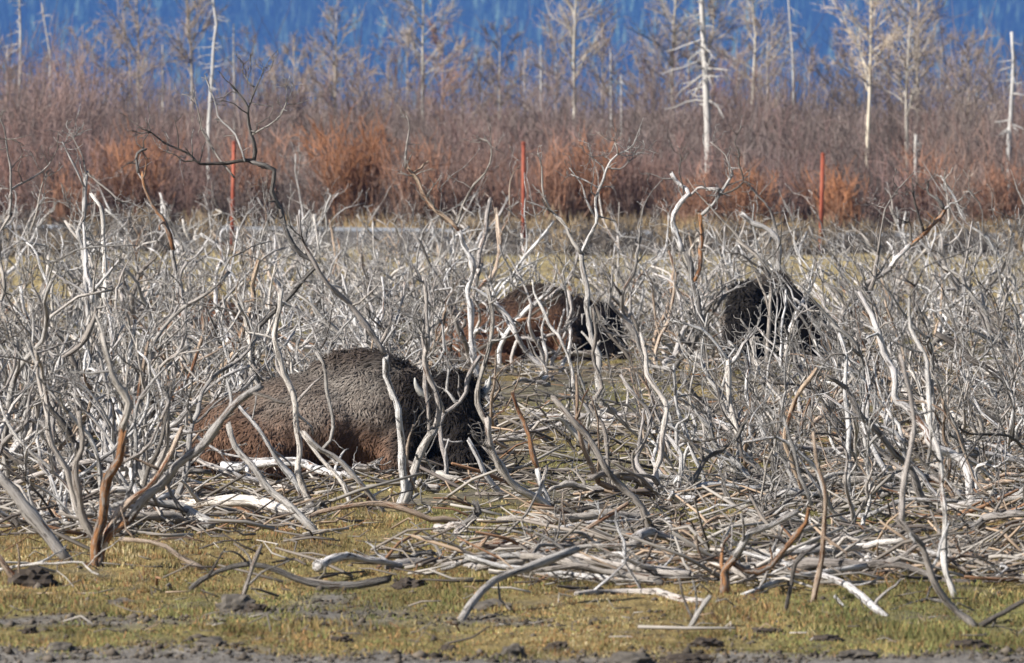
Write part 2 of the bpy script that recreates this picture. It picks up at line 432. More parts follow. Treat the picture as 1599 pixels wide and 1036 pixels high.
C_GREY, C_MAUVE, C_RED = np.array([0.150, 0.136, 0.124]), np.array([0.20, 0.162, 0.145]), np.array([0.205, 0.128, 0.105])
C_ORANGE, C_ROSE, C_PALE = np.array([0.29, 0.132, 0.066]), np.array([0.235, 0.162, 0.145]), np.array([0.30, 0.25, 0.215])
def build_thicket():
    r = np.random.default_rng(21)
    B = 560
    Y = 191.5 + (r.random(B) ** 1.25) * 62
    X = r.uniform(-1, 1, B) * (0.0666 * Y * 1.18 + 0.6)
    px = X / Y * F + CX
    hmul = 1.0 + 0.20 * sstep(330, 60, px) + 0.14 * (fbm(px / 90.0, Y * 0.02, 3) - 0.5)
    Hh = (2.25 + 2.1 * sstep(192, 235, Y)) * hmul * r.uniform(0.75, 1.12, B) * np.where(r.random(B) < 0.12, 1.3, 1.0)
    Z0 = ground_z(X, Y)
    q = fbm(X * 0.22 + 5, Y * 0.10, 3)[:, None]; q2 = r.random(B)[:, None]
    tip = C_MAUVE + (C_RED - C_MAUVE) * sstep(0.45, 0.6, q)
    tip = np.where(q2 < 0.18, C_PALE, tip); tip = np.where((q2 > 0.75) & (q > 0.5), C_ROSE, tip)
    left = sstep(300, 100, px)[:, None] * sstep(0.3, 0.5, q)
    tip = tip + (C_ROSE - tip) * left * 0.7
    fr = (sstep(212, 194, Y) * sstep(0.42, 0.60, fbm(px / 110.0 + 2, Y * 0.03, 3)))[:, None]
    tip = tip + (C_ORANGE * 0.75 + C_RED * 0.25 - tip) * fr * r.uniform(0.05, 0.7, (B, 1))
    bright = r.uniform(0.5, 1.25, (B, 1)) * 0.86; tip = tip * bright * np.array([1.0, 0.96, 1.0])
    base = np.broadcast_to(C_GREY, tip.shape) * r.uniform(0.4, 0.85, (B, 1)) * (0.5 + 0.5 * bright)
    s, tw = willow_curves(r, X, Y, Z0, Hh, 26, 0.46, (base, tip), 6, 0.009)
    t = Tubes(); t.add(s[0], s[1], 3, s[2], False); t.add(tw[0], tw[1], 3, tw[2], False)
    o = link('willow_thicket', t.mesh('willow_thicket'), None, M_TWIG)
    tag(o, 'dense leafless reddish willow thicket between the gravel road and the bare trees', 'thicket', kind='stuff')
    # bushes in front that stand out by colour
    def bush(px, top, d, width, tipc, label, n=70, basec=C_GREY, name='willow_bush'):
        p = pix(px, 400, d); x0, y0 = p[0], d
        z0 = float(ground_z(x0, y0)); h = HC + (YH - top) / F * d - z0
        rr = np.random.default_rng(int(px * 7 + top))
        root = empty(name, (x0, y0, z0))
        sp = min(0.55, 0.5 * (width / scale_at(d)) / h * 0.75)
        s, tw = willow_curves(rr, np.array([0.0]), np.array([0.0]), np.array([0.0]), np.array([h]), n, sp, (basec[None], tipc[None]), 6)
        a = Tubes(); a.add(s[0], s[1], 4, s[2], False); tag(link('stems', a.mesh('stems'), root, M_TWIG), kind='stuff')
        b = Tubes(); b.add(tw[0], tw[1], 3, tw[2], False); tag(link('twigs', b.mesh('twigs'), root, M_TWIG), kind='stuff')
        tag(root, label, 'bush', 'leafless bushes behind the gravel road')
    O2 = C_ORANGE * 0.85 + C_RED * 0.15; O3 = C_ORANGE * 0.6 + C_RED * 0.5
    for a in [(556, 192, 192, 125, C_ORANGE, 'brightest orange willow bush, broad and rounded, left of the middle rusty post', 130),
              (215, 212, 192.5, 110, O2, 'orange willow bush behind the hooked orange stem, left of the left rusty post', 110),
              (108, 262, 190.5, 60, O3, 'small low rust-orange willow bush near the left edge'),
              (165, 225, 194, 70, O3, 'dull red willow bush just left of the big orange one at left'),
              (655, 222, 191, 60, O3, 'small red-orange willow bush between bright orange bush and middle post'),
              (925, 215, 192, 60, O2, 'narrow orange willow bush right of the middle rusty post'),
              (868, 232, 191.5, 70, O3, 'dull orange willow bush just right of the middle rusty post'),
              (1175, 262, 190.5, 110, O2, 'wide orange willow bush just left of the right rusty post', 120),
              (1085, 272, 191, 80, O3, 'reddish willow bush behind the shrub with twin upright forks'),
              (1310, 262, 190.6, 80, C_ORANGE, 'orange willow bush just right of the right rusty post', 90),
              (1455, 235, 194, 90, O3, 'brown-orange willow bush behind the broken stump snag'),
              (1560, 262, 192, 80, O3, 'rust-brown willow bush at the right edge'),
              (400, 205, 195, 80, O3, 'reddish willow bush behind the tall dark shrub with spreading arms'),
              (745, 225, 194, 90, C_RED, 'dusky red willow bush just left of the middle rusty post'),
              (1010, 250, 192, 80, C_RED, 'dusky red willow bush midway between middle and right rusty posts'),
              (60, 105, 222, 190, C_ROSE * 1.15, 'tall rose-coloured willow bush rising at the left edge', 130),
              (120, 92, 226, 130, C_ROSE * 1.05, 'tallest rose-tinted willow bush, against the blue mountain at left', 110)]:
        bush(*a)
build_thicket()

def build_bank_brush():
    r = np.random.default_rng(23); B = 300
    X = r.uniform(-14.5, 14.5, B); px = X / 180 * F + CX
    keep = (r.random(B) < np.where((px > 330) & (px < 720), 0.12, 1.0)); X = X[keep]; B = len(X)
    Y = 176.8 + r.random(B) * 3.6; Hh = r.uniform(0.3, 0.8, B)
    c = np.where(r.random((B, 1)) < 0.3, np.array([[0.26, 0.2, 0.13]]), np.array([[0.12, 0.105, 0.095]])) * r.uniform(0.6, 1.3, (B, 1))
    s, tw = willow_curves(r, X, Y, ground_z(X, Y), Hh, 22, 0.6, (c * 0.7, c), 4, 0.008)
    t = Tubes(); t.add(s[0], s[1], 3, s[2], False); t.add(tw[0], tw[1], 3, tw[2], False)
    tag(link('bank_brush', t.mesh('bank_brush'), None, M_TWIG), 'low grey-brown brush growing on the road bank', 'brush', kind='stuff')
build_bank_brush()

# ------------------------------------------------------------------ bare trees and snags
def tree(px, d, top, w, kind, label, bend=(), crown=1.0, low=0.3, col=None, group='bare trees behind the thicket', seed=0, base=400):
    r = np.random.default_rng(seed + int(px) * 13)
    s = scale_at(d); x0 = (px - CX) / s; z0 = float(ground_z(x0, d))
    h = HC + (YH - top) / s - z0
    root = empty('snag' if kind == 'snag' else 'bare_tree', (x0, d, z0))
    K = 16; tt = np.linspace(0, 1, K)
    lean = np.zeros(K)
    if bend:
        bz = [(b[0] - px) / s for b in bend]; bt = [((HC + (YH - b[1]) / s) - z0) / h for b in bend]
        lean = np.interp(tt, [0] + bt, [bz[0] if False else 0.0] + bz)
    jit = r.normal(0, 0.012 * h / 6, (K, 2)).cumsum(0); jit[0] = 0
    P = np.stack([lean + jit[:, 0] * 0.6, jit[:, 1], tt * h - 0.15 * (tt == 0)], -1)
    R = w / 2 / s * (1 - 0.80 * tt ** 1.2) if kind != 'snag' else w / 2 / s * (1 - 0.62 * tt)
    c = np.array(col if col is not None else ((0.42, 0.40, 0.38) if kind == 'snag' else (0.40, 0.33, 0.25)))
    a = Tubes(); a.add(P, R * (1 + r.normal(0, 0.05, K)), 7, c); link('trunk', a.mesh('trunk'), root, M_BARK)
    b = Tubes()
    def bez(p0, d0, l, r0, k=6, curl=0.25, kink=0.16, up=0.0):
        pts = [p0]; dd = d0
        for i in range(k - 1):
            dd = norm(dd + r.normal(0, kink, 3) + np.array([0, 0, up])); pts.append(pts[-1] + dd * l / (k - 1))
        return np.array(pts), np.linspace(r0, r0 * 0.3, k)
    if kind == 'snag':
        for i in range(int(26 * crown)):
            u = r.uniform(low, 0.97); q = np.array([np.interp(u, tt, P[:, j]) for j in range(3)])
            az = r.uniform(0, 2 * math.pi); dr = np.array([math.cos(az), math.sin(az) * 0.6, r.uniform(-0.55, 0.15)])
            l = h * r.uniform(0.04, 0.14) * (1.25 - u * 0.75) * (1.5 if w > 12 else 1.0)
            pp, rr = bez(q, norm(dr), l, np.interp(u, tt, R) * 0.28 + 0.006, 5, kink=0.25)
            b.add(pp, rr, 4, c * r.uniform(0.75, 1.1))
            for k in range(2):
                qq = pp[r.integers(1, 4)]; p2, r2 = bez(qq, norm(dr + r.normal(0, 0.6, 3) - np.array([0, 0, 0.4])), l * 0.45, 0.010, 4, kink=0.3)
                b.add(p2, r2, 3, c * 0.9)
    else:
        nb = int(20 * crown)
        for i in range(nb):
            u = low + (0.97 - low) * (i + r.random()) / nb
            q = np.array([np.interp(u, tt, P[:, j]) for j in range(3)])
            az = r.uniform(0, 2 * math.pi); e = r.uniform(0.55, 1.15)
            dr = np.array([math.cos(az), math.sin(az) * 0.8, e])
            l = h * r.uniform(0.18, 0.36) * (1.25 - 0.85 * u)
            pp, rr = bez(q, norm(dr), l, np.interp(u, tt, R) * 0.34 + 0.007, 7, kink=0.13, up=0.06)
            b.add(pp, rr, 5, c * r.uniform(0.85, 1.1))
            for k in range(9):
                j = r.integers(1, 6); p2, r2 = bez(pp[j], norm(norm(dr) + r.normal(0, 0.5, 3)), l * r.uniform(0.25, 0.55), 0.011, 5, kink=0.2, up=0.05)
                b.add(p2, r2, 3, c * np.array([0.95, 0.90, 0.87]))
                for m in range(3):
                    p3, r3 = bez(p2[r.integers(1, 4)], norm(dr + r.normal(0, 0.6, 3)), l * 0.2, 0.008, 3, kink=0.2)
                    b.add(p3, r3, 3, c * np.array([0.92, 0.82, 0.78]))
    link('crown', b.mesh('crown'), root, M_BARK)
    tag(root, label, 'snag' if kind == 'snag' else 'tree', 'dead snags behind the thicket' if kind == 'snag' else group)
WHITE = (0.43, 0.42, 0.41); CREAM = (0.38, 0.35, 0.31); TANB = (0.33, 0.29, 0.25)
for i, a in enumerate([
    (28, 238, -20, 7, 'snag', 'grey snag with stubby level branches at the far left edge', ((30, 60), (27, 0)), 0.8, 0.6),
    (74, 240, 5, 5, 'snag', 'thin leaning grey snag, second from the left edge', ((76, 85), (62, 10)), 0.4, 0.7),
    (328, 205, -12, 9, 'snag', 'crooked white snag behind the left rusty post', ((326, 200), (332, 120), (336, 60), (341, 30), (334, 0)), 0.9, 0.5, WHITE),
    (366, 236, 38, 5, 'snag', 'slim grey snag with a hooked top just right of the crooked white one', ((366, 60),), 0.2, 0.8),
    (1108, 200, -70, 15, 'snag', 'thickest grey snag with long drooping dead boughs', ((1104, 200), (1099, 100), (1094, 0)), 2.0, 0.45, (0.45, 0.43, 0.41)),
    (1239, 242, -40, 6, 'snag', 'slender pale snag with few branches standing alone against blue mountain', ((1238, 100), (1233, 30), (1230, -10)), 0.25, 0.6, WHITE),
    (1577, 205, 52, 11, 'snag', 'broken white snag with pointed top at the right edge', ((1577, 230), (1581, 150), (1583, 90), (1579, 58)), 0.8, 0.5, WHITE),
    (1431, 197, 212, 10, 'snag', 'short broken grey stump snag with splayed top branches', ((1430, 280), (1430, 215)), 0.35, 0.85, (0.44, 0.42, 0.40)),
    (845, 236, 72, 5, 'snag', 'short pale snag between two cottonwoods, left of centre-right', ((846, 75),), 0.3, 0.75, WHITE),
    (953, 236, 76, 5, 'snag', 'short pale snag just right of the tall central cottonwood', ((954, 76),), 0.3, 0.7, WHITE),
    (972, 230, 118, 5, 'snag', 'shortest white snag poking from the thicket right of centre', ((971, 118),), 0.15, 0.9, WHITE),
    (255, 238, 70, 5, 'snag', 'pale spindly snag with upright prongs between two left cottonwoods', ((252, 75),), 0.4, 0.65, (0.45, 0.42, 0.38)),
    (214, 238, -30, 6, 'tree', 'bare tree with upright trunk left of the forked one', ((213, 60), (209, 0)), 0.9, 0.5, TANB),
    (208, 240, 0, 5, 'tree', 'thin bare tree leaning left beside an upright trunk', ((202, 90), (183, 15)), 0.6, 0.55, TANB),
    (303, 236, -60, 7, 'tree', 'forked bare tree with wide V-shaped crown at left', ((298, 80), (290, 40), (292, -10)), 1.3, 0.55, TANB),
    (522, 236, 20, 8, 'tree', 'bare tan tree with bushy crown behind brightest orange bush', ((522, 90), (524, 40)), 1.1, 0.5, TANB),
    (662, 237, -50, 7, 'tree', 'tall bare tree with pale trunk left of the middle post', ((660, 60), (660, 0)), 1.2, 0.5, CREAM),
    (782, 238, 45, 6, 'tree', 'short bare tree with slender fan crown near the picture centre', ((780, 60),), 0.9, 0.45, TANB),
    (898, 236, -70, 9, 'tree', 'tall bare cottonwood with arching branches right of the middle post', ((896, 100), (900, 0)), 1.6, 0.5, CREAM),
    (940, 240, 30, 5, 'tree', 'small bare tree close behind the tall arching cottonwood', (), 0.9, 0.5, TANB),
    (1048, 238, -60, 9, 'tree', 'bare tree with straight pale trunk left of the thickest snag', ((1048, 60), (1053, 0)), 1.4, 0.5, CREAM),
    (1113, 238, -40, 8, 'tree', 'bare tree with kinked trunk rising beside the thickest snag', ((1114, 120), (1103, 80), (1116, 50), (1114, 0)), 1.1, 0.55, CREAM),
    (1175, 236, -50, 9, 'tree', 'bare tan tree with wavy trunk right of the thickest snag', ((1174, 140), (1178, 60), (1173, 0)), 1.3, 0.5, CREAM),
    (1196, 234, 50, 6, 'tree', 'short bare tree close right of the wavy trunk', ((1196, 80),), 0.7, 0.45, TANB),
    (1356, 212, -60, 8, 'tree', 'whitest birch-like tree with forked upper trunk, right of the right post', ((1355, 200), (1359, 100), (1360, 40), (1362, -20)), 1.2, 0.5, (0.58, 0.52, 0.42)),
    (1417, 208, -20, 7, 'tree', 'pale tree with spreading low limbs behind the broken stump snag', ((1417, 150), (1420, 80), (1424, 10)), 1.4, 0.45, CREAM),
    (1434, 236, -70, 8, 'tree', 'tall tan tree directly behind the pale spreading one', ((1432, 90), (1434, 0)), 1.3, 0.5, TANB),
    (1510, 232, 55, 6, 'tree', 'dense bushy bare tree left of the broken white snag', ((1512, 80),), 1.6, 0.35, TANB),
    (462, 242, 60, 5, 'tree', 'faint small tree left of the bare tan tree with bushy crown', (), 0.9, 0.5, TANB),
    (690, 240, 40, 5, 'tree', 'thin reddish tree right of the tall pale-trunked one', (), 1.1, 0.4, (0.33, 0.22, 0.17)),
    (1390, 240, 60, 5, 'tree', 'thin tree between the birch-like tree and the pale spreading one', (), 0.8, 0.45, TANB),
    (1300, 240, 95, 5, 'tree', 'low twiggy tree just above the thicket over the right post', (), 1.0, 0.4, TANB)]):
    tree(*a, seed=i)
_r = np.random.default_rng(31)
for i, (px, top, where) in enumerate([(130, 40, 'left of the two left trunks'), (165, 62, 'just left of the upright left trunk'), (395, 55, 'right of the hooked slim snag'), (430, 85, 'above the tall dark shrub arms'),
      (490, 78, 'beside the bare tan tree, on its left'), (560, 82, 'beside the bare tan tree, on its right'), (605, 70, 'over the right end of the bright orange bush'), (635, 48, 'close left of the tall pale-trunked tree'),
      (720, 66, 'second right of the tall pale-trunked tree'), (748, 92, 'left of the short fan-crowned tree'), (820, 78, 'directly above the middle rusty post'), (870, 50, 'close left of the arching cottonwood'),
      (1000, 88, 'right of the shortest white snag'), (1022, 52, 'close left of the straight pale trunk'), (1075, 40, 'between the straight pale trunk and thickest snag'), (1150, 58, 'close left of the wavy trunk'),
      (1265, 88, 'right of the slender pale snag'), (1330, 60, 'left of the birch-like tree'), (1470, 50, 'right of the tall tan tree'), (1545, 74, 'between bushy tree and broken white snag'), (10, 70, 'at the very left edge')]):
    tree(px, float(_r.uniform(240, 256)), top, 4.5, 'tree', 'faint twiggy grey tree %s' % where, (), float(_r.uniform(0.8, 1.2)), 0.3, (0.34, 0.295, 0.26), seed=50 + i)

# ------------------------------------------------------------------ rusty fence posts
def fence_post(px, top, label, lean=0.0):
    d = 177.6; s = scale_at(d); x = (px - CX) / s; z0 = float(ground_z(x, d))
    h = HC + (YH - top) / s - z0
    root = empty('fence_post', (x, d, z0)); root.rotation_euler = (0, lean, 0)
    r = 0.047
    a = Tubes(); a.add([[0, 0, -0.2], [0, 0, h * 0.5], [0, 0, h - 0.03]], [r, r, r], 12); link('pipe', a.mesh('pipe'), root, M_RUST)
    c = Tubes(); c.add([[0, 0, h - 0.03], [0, 0, h - 0.008], [0, 0, h + 0.006], [0, 0, h + 0.012]], [r + 0.006, r + 0.006, r * 0.85, r * 0.3], 12); link('cap', c.mesh('cap'), root, M_RUST)
    for k in range(5):
        z = 0.35 + k * 0.48
        q = Tubes(); th = np.linspace(0, 2 * math.pi, 13)
        q.add(np.stack([np.cos(th) * (r + 0.003), np.sin(th) * (r + 0.003), np.full(13, z)], -1), np.full(13, 0.004), 4, cap=False)
        link('wire_tie', q.mesh('wire_tie'), root, M_RUST)
    tag(root, label, 'post', 'rusty fence posts in front of the road')
fence_post(362, 222, 'left one of the three rusty red fence posts', 0.02)
fence_post(817.5, 223, 'middle one of the three rusty red fence posts')
fence_post(1281, 240, 'right one of the three rusty red fence posts', 0.025)

# ------------------------------------------------------------------ bison
def blob_mesh(name, parts, voxel=0.028, smooth=6):
    """continuous body: ellipsoids fused by voxel remesh, then relaxed"""
    bm = bmesh.new()
    for (c, r, rot) in parts:
        m = Matrix.Translation(c) @ Matrix.Rotation(rot[2], 4, 'Z') @ Matrix.Rotation(rot[1], 4, 'Y') @ Matrix.Rotation(rot[0], 4, 'X') @ Matrix.Diagonal((*r, 1))
        bmesh.ops.create_icosphere(bm, subdivisions=3, radius=1, matrix=m)
    me = bpy.data.meshes.new('tmp'); bm.to_mesh(me); bm.free()
    o = bpy.data.objects.new('tmp', me); COL.objects.link(o)
    md = o.modifiers.new('r', 'REMESH'); md.mode = 'VOXEL'; md.voxel_size = voxel
    dg = bpy.context.evaluated_depsgraph_get(); dg.update()
    out = bpy.data.meshes.new_from_object(o.evaluated_get(dg))
    bpy.data.objects.remove(o); bpy.data.meshes.remove(me)
    V = np.empty(len(out.vertices) * 3, np.float32); out.vertices.foreach_get('co', V); V = V.reshape(-1, 3).astype(float)
    E = np.empty(len(out.edges) * 2, np.int32); out.edges.foreach_get('vertices', E); E = E.reshape(-1, 2)
    deg = np.bincount(E.ravel(), minlength=len(V))[:, None]
    for k in range(smooth):
        S = np.zeros_like(V); np.add.at(S, E[:, 0], V[E[:, 1]]); np.add.at(S, E[:, 1], V[E[:, 0]])
        V = V + 0.6 * (S / np.maximum(deg, 1) - V)
    out.vertices.foreach_set('co', V.astype(np.float32).ravel())
    out.polygons.foreach_set('use_smooth', np.ones(len(out.polygons), bool)); out.update()
    out.name = name
    return out, V

def hide_mat():
    t = NT('bison_hide'); c = t.attr('col').outputs['Color']
    pos = t.n('ShaderNodeTexCoord').outputs['Object']
    n = t.noise(t.scaled(pos, (18, 18, 9)), 1.0, 6, 0.75)
    k = t.mapr(n, 0.3, 0.7, 0.55, 1.45)
    x = t.n('ShaderNodeVectorMath', operation='SCALE'); t.l(c, x.inputs[0]); t.l(k, x.inputs['Scale'])
    # dried mud, cracked, where the 'mud' attribute says so
    vo = t.n('ShaderNodeTexVoronoi', feature='DISTANCE_TO_EDGE'); vo.inputs['Scale'].default_value = 17
    dis = t.n('ShaderNodeVectorMath', operation='ADD'); nz = t.n('ShaderNodeTexNoise'); nz.inputs['Scale'].default_value = 9; t.l(pos, nz.inputs['Vector'])
    sc = t.n('ShaderNodeVectorMath', operation='SCALE'); t.l(nz.outputs['Color'], sc.inputs[0]); sc.inputs['Scale'].default_value = 0.09
    t.l(pos, dis.inputs[0]); t.l(sc.outputs[0], dis.inputs[1]); t.l(t.scaled(dis.outputs[0], (1.0, 1.0, 1.6)), vo.inputs['Vector'])
    crack = t.mapr(vo.outputs['Distance'], 0.0, 0.09)
    mudc = t.mix(crack, (0.10, 0.085, 0.072), t.ramp(n, [(0.3, (0.20, 0.18, 0.16)), (0.7, (0.36, 0.335, 0.305))]))
    m = t.attr('mud').outputs['Fac']
    col = t.mix(m, x.outputs[0], mudc)
    hh = t.math('ADD', n, t.math('MULTIPLY', crack, t.math('MULTIPLY', m, 0.6)))
    t.bump(hh, 1.0, 0.03)
    return t.done(col, 0.9, 0.1)
M_HIDE = hide_mat()

def horn_mesh(side, size=1.0):
    t = np.linspace(0, 1, 9)
    P = np.stack([0 * t - 0.02 * t, side * size * (0.20 * np.sin(t * 1.5)), size * (0.02 + 0.19 * t ** 1.8)], -1)
    a = Tubes(); a.add(P, 0.048 * size * (1 - t) ** 0.7 + 0.006, 9); return a.mesh('horn')

def bison(label, loc, yaw, size, coat, mud_amt, head_yaw=0.9, head_up=0.0, n_fur=26000, seed=1, ear_tag=False):
    r = np.random.default_rng(seed)
    root = empty('bison', loc); root.rotation_euler = (0, 0, yaw); root.scale = (size,) * 3
    # forward +x, local -y towards the near side
    hc = np.array([0.97, -0.10, 0.62 + head_up])                      # where the neck meets the skull
    cs, sn = math.cos(-head_yaw), math.sin(-head_yaw)
    def hp(x, y, z): return (hc[0] + cs * x - sn * y, hc[1] + sn * x + cs * y, hc[2] + z)
    hr = (0, 0, -head_yaw)
    P = [((-0.92, 0.02, 0.38), (0.50, 0.46, 0.40), (0, 0, 0)), ((-1.12, -0.02, 0.22), (0.32, 0.44, 0.26), (0, 0, 0)),
         ((-0.30, 0, 0.46), (0.78, 0.56, 0.48), (0, 0, 0)), ((-0.45, 0, 0.70), (0.62, 0.24, 0.25), (0, -0.17, 0)),
         ((0.28, 0, 0.55), (0.58, 0.47, 0.56), (0, 0, 0)), ((0.16, 0, 0.86), (0.52, 0.21, 0.31), (0, 0.05, 0)),
         ((0.62, -0.02, 0.52), (0.36, 0.42, 0.46), (0, 0, 0)), ((0.80, -0.05, 0.60), (0.32, 0.32, 0.36), (0, 0.3, 0)),
         # near thigh, shank, far thigh, folded forelegs
         ((-0.80, -0.44, 0.27), (0.40, 0.17, 0.28), (0, 0.25, 0)), ((-0.52, -0.58, 0.09), (0.34, 0.09, 0.09), (0, 0, 0.15)),
         ((-0.80, 0.44, 0.25), (0.40, 0.17, 0.26), (0, 0.25, 0)), ((-0.22, -0.60, 0.06), (0.13, 0.07, 0.06), (0, 0, 0)),
         ((0.58, -0.40, 0.24), (0.20, 0.17, 0.26), (0, 0.4, 0)), ((0.72, -0.46, 0.10), (0.30, 0.10, 0.10), (0, 0, -0.1)),
         ((0.66, 0.42, 0.11), (0.34, 0.11, 0.11), (0, 0, 0.1)), ((0.98, -0.48, 0.07), (0.12, 0.075, 0.07), (0, 0, 0)),
         # head: skull, crown of hair, face, muzzle, cheeks, beard
         (hp(0.12, 0, -0.02), (0.26, 0.24, 0.28), hr), (hp(0.13, 0, 0.20), (0.20, 0.23, 0.17), hr),
         (hp(0.27, 0, -0.17), (0.17, 0.17, 0.26), (0, -0.45, -head_yaw)), (hp(0.37, 0, -0.36), (0.13, 0.14, 0.13), hr),
         (hp(0.20, 0, -0.42), (0.13, 0.11, 0.16), hr), (hp(0.08, 0, -0.28), (0.24, 0.22, 0.25), hr)]
    me, V = blob_mesh('body', P)
    head = np.array(hp(0.15, 0, -0.08)); dh = np.linalg.norm((V - head) * np.array([1, 1, 0.8]), axis=1)
    x, y, z = V.T
    bx = lambda a, b, v: sstep(a, b, v)
    red, dark, black, grey = [np.array(c)[None] for c in coat]
    nz = fbm(x * 3 + 5, z * 3 + y * 2, 4)[:, None]
    C = red + (grey - red) * (bx(0.45, 0.85, z)[:, None] * 0.8) + (nz - 0.5) * 0.6 * red
    C = C + (dark - C) * bx(0.78, 1.05, z)[:, None]
    C = C + (dark - C) * (bx(0.35, 0.65, x)[:, None])
    C = C + (black - C) * bx(0.62, 0.48, dh)[:, None]
    C = np.clip(C, 0.004, 1)
    mud = mud_amt * bx(0.30, 0.62, z) * bx(1.14, 1.0, z) * bx(-1.0, -0.35, x) * bx(0.62, 0.40, x) * np.clip(0.35 + 1.3 * (fbm(x * 4 + 1, z * 5 + y, 3) - 0.25), 0, 1)
    for nm, ty, arr in (('col', 'FLOAT_COLOR', np.concatenate([C, np.ones((len(C), 1))], 1)), ('mud', 'FLOAT', mud)):
        at = me.attributes.new(nm, ty, 'POINT')
        at.data.foreach_set('color' if ty == 'FLOAT_COLOR' else 'value', arr.astype(np.float32).ravel())
    body = link('body', me, root, M_HIDE)
    # coat of tapering locks
    me.calc_loop_triangles()
    nt = len(me.loop_triangles); TI = np.empty(nt * 3, np.int32); me.loop_triangles.foreach_get('vertices', TI); TI = TI.reshape(-1, 3)
    A, B, Cc = V[TI[:, 0]], V[TI[:, 1]], V[TI[:, 2]]
    nrm = np.cross(B - A, Cc - A); ar = np.linalg.norm(nrm, axis=1); nrm = nrm / np.maximum(ar, 1e-12)[:, None]
    pick = r.choice(nt, n_fur, p=ar / ar.sum())
    u = r.random((n_fur, 1)); v = r.random((n_fur, 1)); fl = (u + v) > 1; u = np.where(fl, 1 - u, u); v = np.where(fl, 1 - v, v)
    p = A[pick] * (1 - u - v) + B[pick] * u + Cc[pick] * v; n = nrm[pick]
    vc = C[TI[pick, 0]]; vm = mud[TI[pick, 0]]
    hd = np.linalg.norm(p - head, axis=1)
    flow = np.stack([np.full(n_fur, -0.55), np.zeros(n_fur), np.full(n_fur, -0.8)], -1) + r.normal(0, 0.35, (n_fur, 3))
    q1 = (fbm(p[:, 0] * 9, p[:, 2] * 9 + p[:, 1] * 7, 2) - 0.5) * 3.2; flow[:, 0] += q1; flow[:, 2] += np.abs(q1) * 0.3
    flow = norm(flow - n * (flow * n).sum(1, keepdims=True))
    shaggy = np.clip(bx(0.55, 0.3, hd) + bx(0.3, 0.6, p[:, 0]) * 0.6 + bx(0.85, 1.1, p[:, 2]) * 0.7, 0, 1)
    L = (0.06 + 0.085 * shaggy) * r.uniform(0.6, 1.4, n_fur) * (1 - 0.1 * vm)
    lift = (0.35 + 0.5 * shaggy * r.random(n_fur))[:, None]
    d1 = norm(flow + n * lift); d2 = norm(flow * 1.2 + n * lift * 0.4 + np.array([0, 0, -0.35]))
    side = norm(np.cross(d1, n)); w = (0.0075 * r.uniform(0.6, 1.3, n_fur))[:, None]
    m1 = p + d1 * (L * 0.5)[:, None]; e = m1 + d2 * (L * 0.5)[:, None]
    keep = (p[:, 2] > 0.03)
    VV = np.stack([p - side * w - n * 0.004, p + side * w - n * 0.004, m1 + side * w * 0.8, m1 - side * w * 0.8, e], 1)[keep]
    nk = len(VV); b0 = np.arange(nk)[:, None] * 5
    Q = b0 + np.array([[0, 1, 2, 3]]); T = b0 + np.array([[3, 2, 4]])
    fc = vc * r.uniform(0.7, 1.35, (n_fur, 1)); fc = fc + (np.array([[0.245, 0.222, 0.20]]) * r.uniform(0.5, 1.12, (n_fur, 1)) - fc) * (vm * 0.85)[:, None]
    fm = new_mesh('fur', VV.reshape(-1, 3), Q, T, {'col': ('FLOAT_COLOR', np.repeat(np.clip(fc, 0, 1)[keep], 5, 0))})
    tag(link('fur', fm, body, M_FUR), kind='stuff')
    for sd in (-1, 1):
        h = link('horn', horn_mesh(sd), root, M_HORN); h.location = hp(0.10, sd * 0.21, 0.12); h.rotation_euler = (0, 0, -head_yaw)
        ex = Tubes(); tt = np.linspace(0, 1, 6)
        ex.add(np.stack([-0.05 * tt, sd * 0.15 * tt, -0.03 * tt], -1), 0.045 * np.sin(tt * 2.6 + 0.5) + 0.004, 8, coat[2])
        er = link('ear', ex.mesh('ear'), root, M_FUR); er.location = hp(0.0, sd * 0.20, 0.06); er.rotation_euler = (0, 0, -head_yaw)
        if ear_tag and sd == -1:
            bm = bmesh.new(); bmesh.ops.create_cube(bm, size=1, matrix=Matrix.Diagonal((0.012, 0.075, 0.085, 1)))
            bmesh.ops.bevel(bm, geom=list(bm.edges), offset=0.004, segments=1, affect='EDGES')
            q = bpy.data.meshes.new('ear_tag'); bm.to_mesh(q); bm.free()
            g = link('ear_tag', q, er, M_TAGY); g.location = (0.03, sd * 0.13, -0.03)
        bm = bmesh.new(); bmesh.ops.create_uvsphere(bm, u_segments=12, v_segments=8, radius=0.026)
        q = bpy.data.meshes.new('eye'); bm.to_mesh(q); bm.free()
        ey = link('eye', q, root, M_EYE); ey.location = hp(0.30, sd * 0.155, -0.10)
    tl = Tubes(); tt = np.linspace(0, 1, 10)
    tl.add(np.stack([-1.36 - 0.10 * np.sin(tt * 2.5), -0.05 - 0.22 * tt, 0.45 - 0.38 * tt], -1), 0.028 - 0.012 * tt + 0.03 * (tt > 0.75), 7, coat[1])
    link('tail', tl.mesh('tail'), root, M_FUR)
    tag(root, label, 'bison', 'bison resting in the dead brush')
    return root
def on_ground(px, py):
    d = depth_of(py); x = (px - CX) / F * d
    return (x, d, float(ground_z(x, d)) - 0.03)
bison('largest bison with dried grey mud on its flank, lying nearest the camera', on_ground(538, 748), -0.06, 1.0,
      ((0.125, 0.072, 0.048), (0.072, 0.056, 0.047), (0.018, 0.015, 0.014), (0.125, 0.098, 0.080)), 0.85, 0.95, -0.02, 34000, 1)
bison('reddish-brown bison lying behind the white forked branch, middle distance', on_ground(826, 563), 0.10, 0.93,
      ((0.155, 0.078, 0.047), (0.05, 0.036, 0.029), (0.010, 0.008, 0.008), (0.095, 0.055, 0.038)), 0.0, 0.5, -0.10, 16000, 2)
